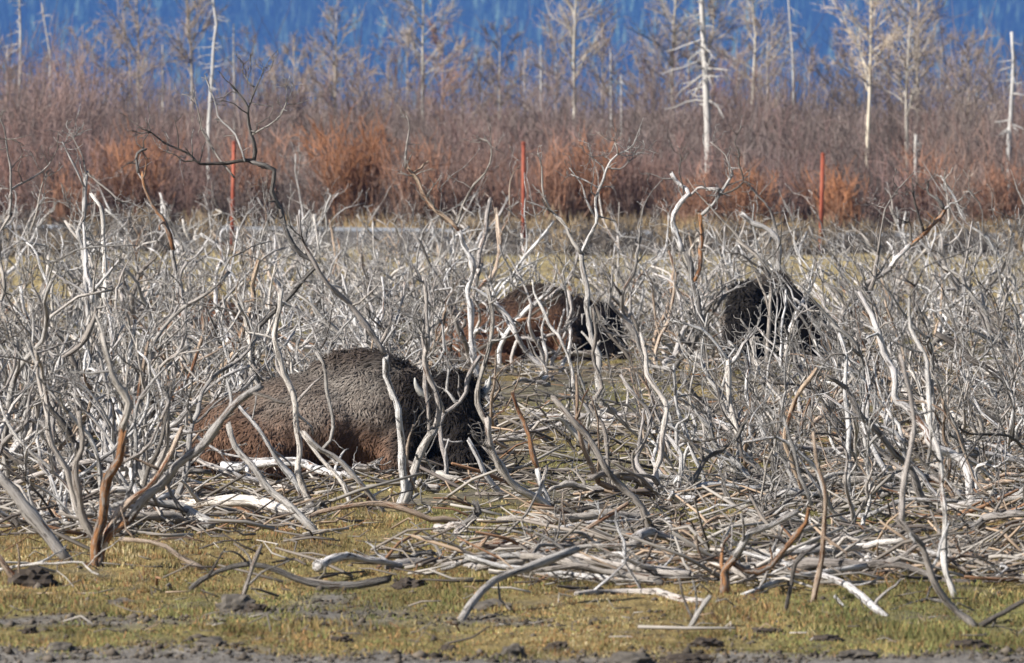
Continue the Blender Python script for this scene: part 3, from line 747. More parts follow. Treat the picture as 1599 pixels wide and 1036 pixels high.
bison('blackish bison facing the camera, resting at right behind tangled stems', on_ground(1213, 561), 4.42, 1.02,
      ((0.050, 0.033, 0.025), (0.055, 0.045, 0.038), (0.014, 0.012, 0.011), (0.06, 0.048, 0.04)), 0.0, 0.25, 0.05, 18000, 3)
bison('small brown calf with a yellow ear tag, almost hidden behind branches at left', on_ground(332, 532), 0.05, 0.56,
      ((0.17, 0.075, 0.042), (0.10, 0.055, 0.035), (0.05, 0.03, 0.022), (0.16, 0.08, 0.05)), 0.0, 0.3, 0.0, 7000, 4, True)

# ------------------------------------------------------------------ dead shrubs: traced ones first
def walk(r, p0, d0, L, K, kink, up=0.05):
    """crooked path: straight runs between sharp bends, as dead willow grows"""
    M = max(4, K // 2 + 1); u = np.sort(np.concatenate([[0, 1], (np.arange(1, M - 1) + r.uniform(-0.35, 0.35, M - 2)) / (M - 1)]))
    pts = [np.asarray(p0, float)]; d = norm(np.asarray(d0, float)); d_0 = d
    for i in range(M - 1):
        d = norm(d * 0.72 + d_0 * 0.28 + r.normal(0, kink * 1.55, 3) + np.array([0, 0, up * 1.6])); pts.append(pts[-1] + d * L * (u[i + 1] - u[i]))
    pts = np.array(pts); t = np.linspace(0, 1, K)
    P = np.stack([np.interp(t, u, pts[:, j]) for j in range(3)], -1)
    P[1:-1] += r.normal(0, 0.003, (K - 2, 3))
    return P
def knob(r, R): return R * (1 + r.normal(0, 0.10, R.shape) + 0.28 * (r.random(R.shape) < 0.09))
def side_twigs(r, tw, P, R, n, len_rng, lo=0.3, depth=1):
    """twigs sprouting from a stem polyline"""
    K = len(P)
    for i in range(n):
        u = r.uniform(lo, 0.98) * (K - 1); j = min(int(u), K - 2); g = u - j
        p = P[j] * (1 - g) + P[j + 1] * g; d = norm(P[j + 1] - P[j])
        q = norm(d * 0.7 + r.normal(0, 0.65, 3) * np.array([1, 0.8, 0.8]) + np.array([0, 0, 0.2]))
        L = r.uniform(*len_rng); k = 6
        T = walk(r, p, q, L, k, 0.26, 0.05); r0 = min(R[j] * 0.55, 0.0095)
        tr = np.linspace(r0, 0.0035, k)
        tw.add(T, knob(r, tr), 4)
        if depth > 0: side_twigs(r, tw, T, tr, r.integers(1, 4), (L * 0.25, L * 0.5), 0.25, depth - 1)

def hero(label, strokes, name='dead_shrub', cat='dead shrub', group=None, twn=3, ground=True):
    """strokes: (material letter, width px at start, width px at end, [x0,y0,x1,y1...]), first point of the first stroke stands on the ground"""
    bx, by = strokes[0][3][:2]
    d = depth_of(by); s = scale_at(d)
    r = np.random.default_rng(int(bx * 31 + by * 7))
    x0 = (bx - CX) / s; z0 = float(ground_z(x0, d))
    root = empty(name, (x0, d, z0))
    off = np.array([x0, d, z0])
    done = []                                     # (pixel points, depth offsets) of the strokes built so far
    for k, (m, w0, w1, xy) in enumerate(strokes):
        pts = np.array(xy, float).reshape(-1, 2)
        st = 0.0
        if done:
            allp = np.vstack([a for a, b in done]); ally = np.concatenate([b for a, b in done])
            q = np.argmin(((allp - pts[0]) ** 2).sum(1))
            if ((allp[q] - pts[0]) ** 2).sum() < 40 ** 2: st = ally[q]
            if ((allp[q] - pts[0]) ** 2).sum() < 14 ** 2: pts[0] = allp[q]
        L = np.linalg.norm(np.diff(pts, axis=0), axis=1).sum() / s
        n = int(np.clip(L * 12, 7, 34))
        pp = resample(pts, n)
        t = np.linspace(0, 1, n)
        dy = st + t * r.uniform(-0.45, 0.45) * L * 0.7 + r.normal(0, 0.012, n).cumsum()
        P = np.stack([(pp[:, 0] - CX) / F * (d + dy), d + dy, HC - (pp[:, 1] - YH) / F * (d + dy)], -1) - off
        kn = max(4, n // 2); kt = np.linspace(0, 1, kn)
        amp = 0.012 + 0.009 * min(L, 1.6)
        for ax in range(3):
            kv = r.normal(0, amp, kn); kv[0] = 0; P[:, ax] += np.interp(t, kt, kv)
        if k == 0 and ground: P[0, 2] = min(P[0, 2], -0.04)
        R = knob(r, np.linspace(w0, w1, n) * 0.88 / 2 / s)
        a = Tubes(); a.add(P, R, 8); st_o = link('stem', a.mesh('stem'), root, WM[m])
        nt = int(twn * max(1.0, L / 0.7)) if w1 < 9 else 0
        for q in range(int(L * 2.4 * r.random() + 0.7)):             # broken spurs
            j = r.integers(1, n - 1); dq = norm(P[j] - P[j - 1] + r.normal(0, 0.7, 3))
            sp = walk(r, P[j], dq, r.uniform(0.08, 0.4), 5, 0.18, 0.03)
            b = Tubes(); b.add(sp, knob(r, np.linspace(R[j] * 0.6, R[j] * 0.32, 5)), 6); link('broken_spur', b.mesh('broken_spur'), st_o, WM[m])
        if nt:
            tw = Tubes(); side_twigs(r, tw, P, R, nt, (0.12, 0.42), 0.35)
            if w1 < 6: side_twigs(r, tw, P, R, 3, (0.10, 0.35), 0.85)
            tag(link('twigs', tw.mesh('twigs'), st_o, M_GREY if m != 'D' else M_DARK), kind='stuff')
        done.append((pp, dy))
    tag(root, label, cat, group or 'dead shrubs singled out by their stems')
    return root

hero('forked foreground shrub with orange-barked stems rising from one base at left', [
    ('O', 21, 15, [152, 886, 151, 850, 164, 788, 178, 723, 188, 674]), ('G', 15, 9, [188, 674, 200, 640, 198, 621, 186, 601, 173, 563, 166, 528]),
    ('O', 18, 14, [157, 881, 167, 844, 201, 813]), ('G', 16, 14, [201, 813, 228, 773, 253, 748, 278, 726, 320, 696, 365, 640, 402, 612]),
    ('T', 14, 8, [160, 856, 173, 816, 201, 785, 225, 767, 244, 742, 266, 702, 287, 665]), ('G', 15, 8, [147, 846, 130, 795, 119, 748, 120, 717, 127, 696, 118, 640]),
    ('S', 6, 4, [182, 742, 198, 717, 229, 696, 247, 659, 262, 630])], twn=1)
hero('thick dark curved shrub base, orange and green-grey, at lower right foreground', [
    ('O', 17, 14, [1131, 930, 1133, 892, 1148, 870]), ('G', 14, 9, [1148, 870, 1175, 843, 1207, 817, 1240, 796]),
    ('O', 10, 8, [1144, 885, 1169, 892, 1197, 887, 1216, 864, 1237, 838, 1260, 813, 1267, 790]), ('G', 7, 5, [1267, 790, 1262, 755, 1250, 728, 1232, 690, 1222, 655])], twn=1)
hero('thin dark stick standing in the grass right of the thick curved base', [('D', 8, 6, [1225, 962, 1231, 930, 1243, 885, 1254, 868, 1276, 852])], twn=0)
hero('tall straight reddish stem standing in the grass at lower right', [('T', 11, 6, [1269, 949, 1271, 917, 1280, 875, 1284, 845, 1286, 802, 1282, 760, 1276, 715, 1272, 670])], twn=1)
hero('foreground shrub at lower right with pale root end and two tall bowed stems', [
    ('G', 15, 10, [1530, 978, 1482, 953, 1448, 895, 1432, 855, 1408, 814]), ('S', 10, 7, [1408, 814, 1411, 760, 1418, 706, 1421, 676, 1421, 640, 1418, 600, 1412, 560]),
    ('D', 12, 8, [1528, 976, 1560, 968, 1580, 950, 1604, 938]), ('S', 7, 4, [1448, 895, 1466, 850, 1480, 820])], twn=1)
hero('tall wavy grey stem near right edge standing beside the pale root end', [('S', 12, 6, [1494, 938, 1479, 875, 1475, 821, 1475, 753, 1471, 708, 1456, 671, 1451, 640, 1451, 605, 1443, 568, 1431, 520, 1426, 470])], twn=1)
hero('long grey stem slanting up left from mid foreground, right of centre', [('G', 15, 9, [1021, 853, 1010, 818, 986, 780, 952, 737, 918, 693, 883, 648, 866, 630])], twn=2)
hero('tallest dark shrub with spreading lichen-flecked arms above the left thicket', [
    ('D', 9, 8, [392, 690, 396, 600, 405, 520, 440, 472, 461, 451, 480, 430, 490, 411, 469, 396, 453, 365, 440, 328, 425, 290, 412, 265, 396, 252]),
    ('D', 7, 2, [396, 252, 376, 253, 351, 260, 321, 258, 301, 248, 271, 225, 233, 203, 213, 190]), ('D', 3.5, 1.8, [299, 250, 284, 252, 261, 238]),
    ('G', 3.5, 1.8, [366, 278, 351, 253, 329, 228, 314, 205, 311, 180, 306, 160]), ('G', 4, 1.8, [376, 250, 371, 225, 361, 208, 336, 183, 331, 165, 322, 125]),
    ('D', 8, 2.5, [396, 252, 402, 230, 394, 209, 387, 189, 388, 162, 375, 145, 365, 132]), ('D', 3.5, 1.6, [388, 162, 399, 132, 410, 108]),
    ('D', 3, 1.6, [394, 140, 388, 128, 382, 108, 377, 98]), ('G', 3.5, 1.8, [394, 209, 412, 193, 436, 179, 449, 155])], twn=2)
hero('long pale stem crossing in front of the largest bison, curving up to the left', [
    ('S', 13, 10, [618, 803, 628, 754, 630, 690, 626, 640, 620, 610, 612, 580, 600, 552]), ('S', 10, 7, [600, 552, 581, 525, 548, 485, 520, 455, 493, 409, 472, 380, 451, 341])], twn=1)
hero('pale S-curved stem standing left of the hidden calf', [('S', 12, 6, [245, 694, 253, 656, 266, 636, 274, 606, 279, 566, 291, 525, 291, 483, 281, 450, 276, 430, 291, 412])], twn=1)
hero('blue-grey hooked stem with forked top in the left thicket', [
    ('G', 12, 8, [98, 724, 90, 660, 86, 620, 88, 591, 100, 561, 123, 548, 136, 513, 144, 473]), ('S', 8, 5, [144, 473, 141, 445, 133, 420, 136, 400, 134, 350]),
    ('S', 6, 4, [146, 458, 161, 435, 188, 408]), ('S', 6, 4, [141, 475, 120, 450, 100, 435, 82, 424])], twn=2)
hero('brown thick stem bending right above the rump of the largest bison', [('T', 13, 7, [356, 696, 351, 631, 348, 601, 351, 571, 371, 546, 381, 513, 389, 470, 396, 440, 405, 415])], twn=1)
hero('white bowed stem crossing the flank of the largest bison', [('S', 13, 8, [492, 802, 480, 775, 470, 733, 466, 688, 466, 646, 461, 607, 442, 572, 435, 533, 431, 500, 437, 456])], twn=0)
hero('grey-brown leaning branch with thick butt in front of the rump of the largest bison', [('G', 15, 10, [502, 839, 456, 801, 422, 764, 382, 723, 362, 690, 352, 660])], twn=0)
hero('leaning pale pair of branches below the flank of the largest bison', [
    ('S', 11, 8, [604, 806, 578, 765, 554, 737, 529, 712, 498, 698, 477, 677]), ('S', 9, 6, [548, 790, 536, 765, 512, 726, 480, 684]),
    ('G', 7, 5, [500, 700, 512, 695, 519, 670, 515, 618, 512, 579, 498, 558])], twn=0)
hero('pale slanting stem across the hind leg of the largest bison', [('S', 11, 6, [474, 790, 466, 772, 438, 726, 417, 688, 386, 653, 372, 630])], twn=1)
hero('bundle of stems growing from one base before the shoulder of the largest bison', [
    ('G', 19, 13, [622, 803, 641, 757, 662, 702, 679, 674]), ('S', 11, 7, [679, 674, 683, 645, 679, 611, 670, 576, 668, 500, 662, 430]),
    ('S', 7, 5, [672, 690, 668, 640, 664, 600, 668, 560, 660, 500]), ('T', 5, 4, [650, 770, 636, 720, 634, 690, 642, 660])], twn=3)
hero('angular white stem crossing the black face of the largest bison', [
    ('S', 9, 7, [695, 762, 695, 722, 690, 682, 688, 657, 697, 650, 715, 633, 725, 615, 723, 590, 731, 578, 752, 560]), ('S', 6, 5, [725, 640, 709, 629, 697, 615, 690, 600, 704, 575])], twn=1)
hero('long leaning branch right of the largest bison, touching its horn', [
    ('S', 16, 11, [873, 822, 852, 791, 824, 772, 797, 753, 772, 702, 760, 661]), ('G', 10, 7, [760, 661, 747, 631, 745, 607, 750, 580, 764, 540, 768, 490, 764, 450]), ('S', 8, 5, [797, 753, 770, 715, 750, 692])], twn=2)
hero('leaning stick with white cut tip at the chin of the largest bison', [('S', 10, 7, [794, 782, 772, 759, 756, 738, 745, 712, 733, 686])], twn=0)
hero('white forked dead branch lying across the reddish-brown bison', [
    ('S', 9, 9, [780, 572, 788, 524, 808, 500, 832, 478, 852, 470]), ('S', 8, 5, [852, 470, 872, 454, 882, 446, 898, 418, 905, 395]), ('S', 7, 5, [834, 476, 852, 458, 868, 442]),
    ('O', 7, 4, [812, 500, 830, 498, 846, 506, 862, 522])], twn=1)
hero('bowed pale branch low across the belly of the reddish-brown bison', [('S', 7, 5, [800, 584, 810, 530, 834, 534, 856, 529, 876, 518, 884, 512, 888, 486, 890, 460])], twn=1)
hero('thin zigzag white stem right of the white forked branch', [('S', 7, 4, [895, 614, 888, 568, 880, 540, 872, 520, 854, 500, 838, 464, 830, 438])], twn=1)
hero('tall silvery shrub with a forked antler-like crown, right of the middle rusty post', [
    ('G', 11, 9, [944, 642, 938, 590, 925, 530, 912, 460, 908, 396]), ('S', 7, 2, [908, 396, 923, 356, 928, 321, 941, 280, 951, 265, 963, 243, 983, 230, 990, 214]), ('S', 3, 1.5, [963, 243, 962, 214]),
    ('S', 3, 1.5, [951, 265, 971, 260, 986, 250]), ('G', 3, 1.6, [941, 275, 933, 255, 922, 242]), ('G', 7, 2, [908, 396, 885, 358, 860, 331, 848, 300, 843, 260, 840, 243]), ('S', 4, 1.6, [918, 330, 908, 290, 890, 263])], twn=2)
hero('shrub with twin upright forks and a level white arm, right of centre', [
    ('D', 11, 9, [1104, 590, 1096, 500, 1078, 430, 1066, 393]), ('S', 10, 7, [1066, 393, 1053, 348, 1069, 316, 1076, 303, 1053, 285, 1046, 275]),
    ('S', 5, 5, [1076, 303, 1101, 293, 1124, 298]), ('O', 9, 7, [1090, 440, 1091, 411, 1096, 336]), ('G', 7, 4, [1096, 336, 1121, 306, 1144, 273]),
    ('S', 3.2, 1.5, [1144, 268, 1134, 240, 1110, 222]), ('D', 3.5, 1.6, [1121, 306, 1161, 285, 1154, 260, 1154, 238, 1148, 223, 1154, 202]), ('D', 3, 1.8, [1069, 316, 1062, 273, 1061, 246])], twn=2)
hero('long lichen-crusted limb arching right of the twin forks', [('G', 10, 9, [1222, 560, 1216, 480, 1215, 399, 1214, 372, 1189, 354, 1160, 334]), ('G', 5, 3, [1214, 372, 1200, 325, 1181, 306, 1161, 285])], twn=2)
hero('shrub with a black forked tip and orange bare wood, upper right', [
    ('G', 11, 9, [1302, 582, 1310, 500, 1345, 450, 1391, 418]), ('S', 10, 8, [1391, 418, 1423, 383]), ('O', 8, 7, [1423, 383, 1448, 361, 1466, 343, 1474, 326]),
    ('D', 6, 4, [1474, 326, 1463, 311, 1448, 300, 1446, 288]), ('S', 6, 3, [1474, 326, 1492, 315]), ('D', 5, 4, [1423, 383, 1421, 353, 1416, 342]), ('D', 5, 3, [1440, 362, 1438, 348, 1428, 321, 1427, 297])], twn=1)
hero('orange stem with hooked tip above the left thicket', [('G', 9, 8, [296, 610, 290, 520, 280, 450, 271, 391]), ('O', 8, 6, [271, 391, 263, 366, 256, 336, 243, 321, 226, 291, 216, 270]), ('D', 6, 4, [216, 270, 213, 253, 218, 238, 229, 233])], twn=1)
hero('shrub with two long bow-shaped whips left of the middle rusty post', [
    ('S', 11, 8, [746, 596, 740, 540, 735, 470, 736, 418, 731, 391, 719, 363]), ('T', 8, 5, [719, 363, 699, 341, 674, 316, 653, 290, 633, 263]), ('S', 4, 2, [633, 263, 635, 228, 641, 198, 635, 177]),
    ('G', 5, 2, [717, 352, 719, 341, 731, 303, 756, 268, 765, 243, 761, 225, 750, 219])], twn=2)
hero('bright white broken stub just left of the middle rusty post', [('S', 11, 9, [728, 560, 738, 480, 746, 418]), ('S', 9, 7, [746, 418, 754, 381, 760, 341, 760, 312])], twn=1)
hero('bright white broken stub rising in the left thicket', [('S', 10, 7, [180, 620, 172, 520, 164, 440, 163, 401, 163, 368, 158, 331, 150, 302])], twn=1)
hero('tall thin flecked whip and arching bough at the far left edge', [
    ('G', 9, 6, [20, 640, 12, 520, 4, 420, 2, 375, 15, 335]), ('G', 5, 2, [15, 335, 16, 310, 17, 270, 10, 243, 5, 210, 1, 172]), ('S', 6, 2, [4, 306, 20, 293, 43, 283, 63, 275, 73, 265, 80, 248]), ('G', 3.5, 2.5, [48, 361, 55, 331, 63, 290, 74, 266])], twn=2)
hero('upright flecked shrub with drooping right arm in the upper left thicket', [
    ('G', 10, 7, [140, 640, 134, 520, 130, 418, 130, 361, 130, 310, 133, 268]), ('G', 4, 2, [133, 268, 125, 235, 114, 206]), ('G', 4.5, 2.5, [135, 268, 156, 288, 181, 310, 190, 316]), ('S', 4, 2, [130, 290, 108, 245, 96, 222])], twn=3)
hero('heavy pale stem slanting up left across the right thicket', [('S', 17, 9, [1532, 806, 1511, 753, 1496, 718, 1466, 696, 1453, 673, 1421, 648, 1401, 618, 1398, 588, 1381, 545, 1361, 500, 1352, 460])], twn=1)
hero('dark thick limb slanting down to the right edge', [('D', 13, 9, [1640, 690, 1600, 630, 1576, 598, 1551, 578, 1521, 565, 1489, 543, 1461, 525])], twn=0)
hero('grey stem slanting up left in the middle of the right thicket', [('G', 14, 8, [1452, 804, 1418, 733, 1388, 708, 1371, 678, 1341, 648, 1313, 613, 1296, 590])], twn=1)
hero('upright white stem standing in the middle of the right thicket', [('S', 11, 6, [1337, 794, 1328, 758, 1323, 726, 1325, 676, 1325, 633, 1320, 595, 1320, 555, 1312, 520])], twn=1)
hero('blond curved stem below the blackish bison', [('T', 12, 7, [1264, 804, 1245, 746, 1238, 713, 1228, 668, 1238, 625, 1254, 598, 1266, 575])], twn=0)
hero('wavy white stem right of the open grass patch', [('S', 12, 7, [1030, 794, 1033, 738, 1043, 706, 1038, 676, 1036, 638, 1026, 613, 1011, 580, 1005, 548, 998, 520])], twn=1)
hero('narrow pale stem beside the wavy white one', [('S', 9, 5, [1098, 780, 1091, 751, 1079, 713, 1068, 671, 1056, 620, 1051, 575])], twn=1)
hero('small white Y-shaped stem in front of the narrow pale one', [('S', 8, 5, [1036, 776, 1066, 731, 1071, 708, 1086, 681, 1089, 661, 1082, 650])], twn=0)
hero('pale crooked stem with raised fork below left of the blackish bison', [('S', 12, 8, [1215, 778, 1199, 756, 1164, 721, 1151, 696, 1149, 656, 1139, 613, 1141, 568]), ('S', 8, 4, [1141, 568, 1161, 540, 1172, 525]), ('S', 6, 4, [1136, 560, 1101, 523, 1056, 500])], twn=1)
hero('upright grey stem in the open grass right of the largest bison', [('G', 9, 6, [957, 784, 951, 726, 946, 701, 936, 661, 936, 613, 933, 575, 930, 525, 924, 490]), ('S', 6, 4, [936, 661, 925, 648, 903, 625, 886, 608])], twn=1)
hero('white barkless stick leaning in the open grass right of the largest bison', [('S', 11, 10, [940, 722, 910, 693, 888, 671, 874, 653, 856, 650])], twn=0)
hero('orange and white slanting stem right of the chin of the largest bison', [('S', 12, 9, [866, 806, 848, 758, 840, 733]), ('O', 9, 7, [840, 733, 828, 706, 822, 678, 808, 645, 800, 610])], twn=1)
hero('charred black curved limb on the ground right of the open grass', [('D', 11, 8, [1120, 652, 1101, 635, 1084, 620, 1071, 605, 1064, 584])], twn=0)

# ------------------------------------------------------------------ dead shrubs: the rest of the thicket
def shrub_proto(seed, lean, big):
    r = np.random.default_rng(seed)
    root = bpy.data.objects.new('dead_shrub', None); root.empty_display_size = 0.2
    kids = []
    n = r.integers(4, 7)
    for i in range(n):
        az = r.uniform(0, 2 * math.pi); tilt = r.uniform(0.12, 1.08)
        d = np.array([math.cos(az) * math.sin(tilt) + lean, math.sin(az) * math.sin(tilt), math.cos(tilt)])
        L = r.uniform(1.0, 2.2) * big; K = 17
        p0 = np.array([r.uniform(-0.12, 0.12), r.uniform(-0.12, 0.12), -0.05])
        P = walk(r, p0, d, L, K, 0.22, 0.05)
        r0 = r.uniform(0.013, 0.035) * big
        R = knob(r, np.linspace(r0, r0 * 0.42, K))
        a = Tubes(); a.add(P, R, 7)
        tw = Tubes()
        for k in range(r.integers(2, 4)):
            j = r.integers(4, K - 1); q = norm(norm(P[j] - P[j - 1]) + r.normal(0, 0.55, 3) + np.array([0, 0, 0.25]))
            l2 = L * r.uniform(0.28, 0.55); B = walk(r, P[j], q, l2, 9, 0.24, 0.04); rb = np.linspace(R[j] * 0.72, R[j] * 0.24, 9)
            a.add(B, knob(r, rb), 6)
            side_twigs(r, tw, B, rb, r.integers(2, 4), (0.10, 0.34), 0.3)
        side_twigs(r, tw, P, R, r.integers(1, 3), (0.15, 0.45), 0.5)
        ms = a.mesh('stem'); mt = tw.mesh('twigs')
        m = ('S', 'S', 'S', 'S', 'S', 'G', 'G', 'T', 'D')[r.integers(0, 9)]
        ms.materials.append(WM[m]); mt.materials.append(M_GREY if r.random() < 0.4 else M_SILVER)
        kids.append((ms, mt))
    return kids
PROTO_N = [shrub_proto(100 + i, 0.0, 1.0) for i in range(13)]
PROTO_L = [shrub_proto(200 + i, -0.55, 1.0) for i in range(10)]
BLOCK = [(538, 748, 1.5, 0.9), (832, 556, 1.45, 0.8), (1215, 552, 0.9, 1.3), (332, 532, 0.85, 0.5)]
def in_bison(x, d, pad=0.0):
    for (px, py, rx, ry) in BLOCK:
        cd = depth_of(py); c = (px - CX) / F * cd
        if abs(x - c) < rx + pad and abs(d - cd) < ry + pad: return True
    return False
def zone_label(px, d):
    side = 'left part' if px < 420 else ('centre' if px < 820 else ('right of centre' if px < 1180 else 'right part'))
    dist = 'front rows' if d < 80 else ('middle rows' if d < 104 else 'far rows')
    return side, dist
NUM = ['first', 'second', 'third', 'fourth', 'fifth', 'sixth', 'seventh', 'eighth', 'ninth', 'tenth', 'eleventh', 'twelfth', 'thirteenth', 'fourteenth', 'fifteenth', 'sixteenth', 'seventeenth', 'eighteenth', 'nineteenth']
def ordinal(i):
    if i < 19: return NUM[i]
    tens = {20: 'twentieth', 30: 'thirtieth', 40: 'fortieth', 50: 'fiftieth', 60: 'sixtieth', 70: 'seventieth', 80: 'eightieth'}
    n = i + 1
    if n % 10 == 0: return tens[n]
    return {2: 'twenty', 3: 'thirty', 4: 'forty', 5: 'fifty', 6: 'sixty', 7: 'seventy', 8: 'eighty'}[n // 10] + '-' + NUM[n % 10 - 1]
def rank_labels(items, noun, cat):
    # items: (object, px, zone key, look)
    zones = {}
    for it in items: zones.setdefault(it[2], []).append(it)
    for (side, dist), li in zones.items():
        for i, (o, px, k, look) in enumerate(sorted(li, key=lambda q: q[1])):
            tag(o, '%s %s, %s from the left in the %s, %s' % (look, noun, ordinal(i), dist, side), cat, '%ss in the %s, %s' % (noun, dist, side))
def place_shrubs():
    items = []
    r = np.random.default_rng(77)
    placed = []; tries = 0
    while len(placed) < 236 and tries < 20000:
        tries += 1
        d = 61 + (142 - 61) * r.random() ** 1.0
        px = r.uniform(-60, 1660); py = YH + F * HC / d; x = (px - CX) / F * d
        dens = 1.0
        if py > 770: dens = 0.75 if px < 360 or px > 1180 else 0.12
        if py > 850: dens = 0.0
        if 540 < px < 960 and py > 690: dens *= 0.35
        if 270 < px < 815 and py > 748: dens = 0.0
        if d > 92 and min(abs(px - 362), abs(px - 818), abs(px - 1281)) < 38: dens *= 0.12
        if 780 < px < 1120 and 600 < py < 720: dens *= 0.75
        if 260 < px < 800 and 735 < py < 800: dens *= 0.25
        dens *= 1 - 0.55 * float(sstep(108, 128, d))
        for (bxx, byy, lo, hi) in ((538, 748, 260, 800), (832, 556, 670, 1000), (1215, 552, 1085, 1330), (332, 532, 280, 400)):
            if lo < px < hi and byy < py < byy + (60 if byy > 700 else 105): dens *= 0.06 if byy > 540 else 0.5          # few bases right before the animals
        dens *= sstep(0.30, 0.56, fbm(x * 0.42 + 11, d * 0.13 + 4, 2)) * 0.9 + 0.06
        if r.random() > dens or in_bison(x, d, 0.25): continue
        if any(abs(x - a) < 0.4 and abs(d - b) < 0.9 for a, b in placed): continue
        placed.append((x, d))
        leanset = px > 690 and py > 560
        kids = PROTO_L[r.integers(len(PROTO_L))] if (leanset and r.random() < 0.75) else PROTO_N[r.integers(len(PROTO_N))]
        root = empty('dead_shrub', (x, d, float(ground_z(x, d))))
        root.rotation_euler = (0, 0, r.uniform(-0.6, 0.6) if leanset else r.uniform(0, 6.28))
        k = r.uniform(0.7, 1.15) * (1.1 if px < 500 else 1.0) * (1.3 if r.random() < 0.28 and py < 650 else (0.86 if py > 690 and px > 700 else 1.0))
        if 560 < px < 1000 and py > 640: k *= 0.8
        root.scale = (k, k, k * r.uniform(0.9, 1.12))
        for ms, mt in kids:
            st = link('stem', ms, root); tw = link('twigs', mt, st); tag(tw, kind='stuff')
        side, dist = zone_label(px, d)
        look = ('tall' if k > 1.05 else ('low' if k < 0.82 else 'mid-height')) + (' left-leaning' if leanset and any(kids is q for q in PROTO_L) else ' spreading') + ' bleached'
        items.append((root, px, (side, dist), look))
    rank_labels(items, 'dead shrub', 'dead shrub')
place_shrubs()

# ------------------------------------------------------------------ fallen wood: traced logs
def log(label, m, w0, w1, xy, lift=0.0, cat='fallen branch', name='fallen_branch', forks=()):
    """lies along the ground: every point's distance comes from the ground under it, unless raised by lift"""
    pts = np.array(xy, float).reshape(-1, 2)
    by = pts[:, 1].max(); d = depth_of(by); s = scale_at(d)
    r = np.random.default_rng(int(pts[0, 0] * 17 + by))
    n = int(np.clip(np.linalg.norm(np.diff(pts, axis=0), axis=1).sum() / s * 10, 6, 24))
    pp = resample(pts, n)
    dep = d + (depth_of(np.maximum(pp[:, 1], YH + 100)) - d) * (1 - lift)
    P = np.stack([(pp[:, 0] - CX) / F * dep, dep, HC - (pp[:, 1] - YH) / F * dep], -1)
    R = knob(r, np.linspace(w0, w1, n) / 2 / s)
    if lift < 0.5: P[:, 2] = ground_z(P[:, 0], P[:, 1]) + R * 0.7
    c = P.mean(0); c[2] = P[:, 2].min()
    a = Tubes(); a.add(P - c, R, 9); o = link(name, a.mesh(name), None, WM[m]); o.location = c
    tag(o, label, cat, 'fallen wood singled out in the foreground')
    for f in range(2):
        j = r.integers(1, n - 1); q = walk(r, P[j] - c, norm(P[j] - P[j - 1] + r.normal(0, 0.5, 3) * np.array([0.3, 0.3, 0.1]) + np.array([0, 0, 0.25])), 0.35 * r.uniform(0.5, 1.2), 6, 0.2, -0.03)
        b = Tubes(); b.add(q, np.linspace(R[j] * 0.5, 0.006, 6), 6); link('side_branch', b.mesh('side_branch'), o, WM[m])
    return o
log('thick weathered branch slanting to the ground at the left edge', 'G', 19, 17, [108, 879, 68, 828, 40, 794, 18, 763, -12, 735], 1.0)
log('long level grey pole raised above the litter at left', 'S', 9, 8, [-10, 772, 50, 745, 110, 727, 170, 716, 235, 704], 1.0)
log('brown broken branch end sticking in at the bottom left edge', 'T', 10, 12, [-5, 868, 8, 885, 22, 902, 36, 914], 1.0)
log('dark curved branch arched over the front grass', 'D', 8, 13, [296, 921, 330, 897, 385, 881, 430, 890, 480, 910, 540, 916, 606, 905], 1.0)
log('upright grey stick leaning on the dark curved branch', 'G', 9, 7, [379, 934, 388, 905, 396, 880, 408, 853], 1.0)
log('pale flat stick left of the dark curved branch', 'T', 7, 8, [186, 842, 232, 846, 252, 850, 285, 872, 322, 892], 1.0)
log('thick grey log with dark cut end, front centre', 'G', 20, 12, [611, 888, 644, 880, 695, 880, 741, 886, 774, 902], 0.5)
log('short peeled orange log on the grass, front centre', 'T', 22, 20, [724, 863, 755, 857, 786, 850], 0.9)
log('twisted dark stump standing above the peeled orange log', 'D', 13, 11, [709, 846, 718, 825, 737, 812, 748, 799, 743, 786], 1.0, 'stump', 'stump')
log('straight pale pole propped up over the litter, right of the peeled log', 'T', 8, 7, [862, 860, 920, 824, 981, 786], 1.0)
log('bent grey branch dropping to the front grass right of centre', 'G', 12, 13, [720, 968, 742, 935, 775, 905, 830, 885, 900, 858], 0.8)
log('long pale log lying in the front grass right of centre', 'S', 10, 12, [900, 932, 960, 920, 1030, 925, 1100, 952], 0.4)
log('grey branch slanting down to the front grass at lower right', 'S', 10, 12, [1278, 896, 1325, 915, 1360, 945, 1385, 965], 0.7)
log('small dark branch forked on the front grass at lower right', 'D', 8, 6, [1385, 958, 1420, 945, 1450, 936, 1490, 944], 0.5)
log('long pale pole slanting low behind the thick curved base', 'S', 10, 9, [1160, 932, 1220, 905, 1290, 893, 1350, 884], 0.7)
log('level grey log behind the tall straight reddish stem', 'G', 13, 9, [1180, 876, 1280, 880, 1350, 884, 1440, 900], 0.3)
log('small pale branch with curled end on the front grass', 'S', 5, 5, [1304, 932, 1318, 948, 1345, 957, 1400, 962], 0.5)
log('grey stick standing slanted in the front grass beside the thick curved base', 'G', 9, 6, [1078, 980, 1094, 952, 1108, 932], 1.0)

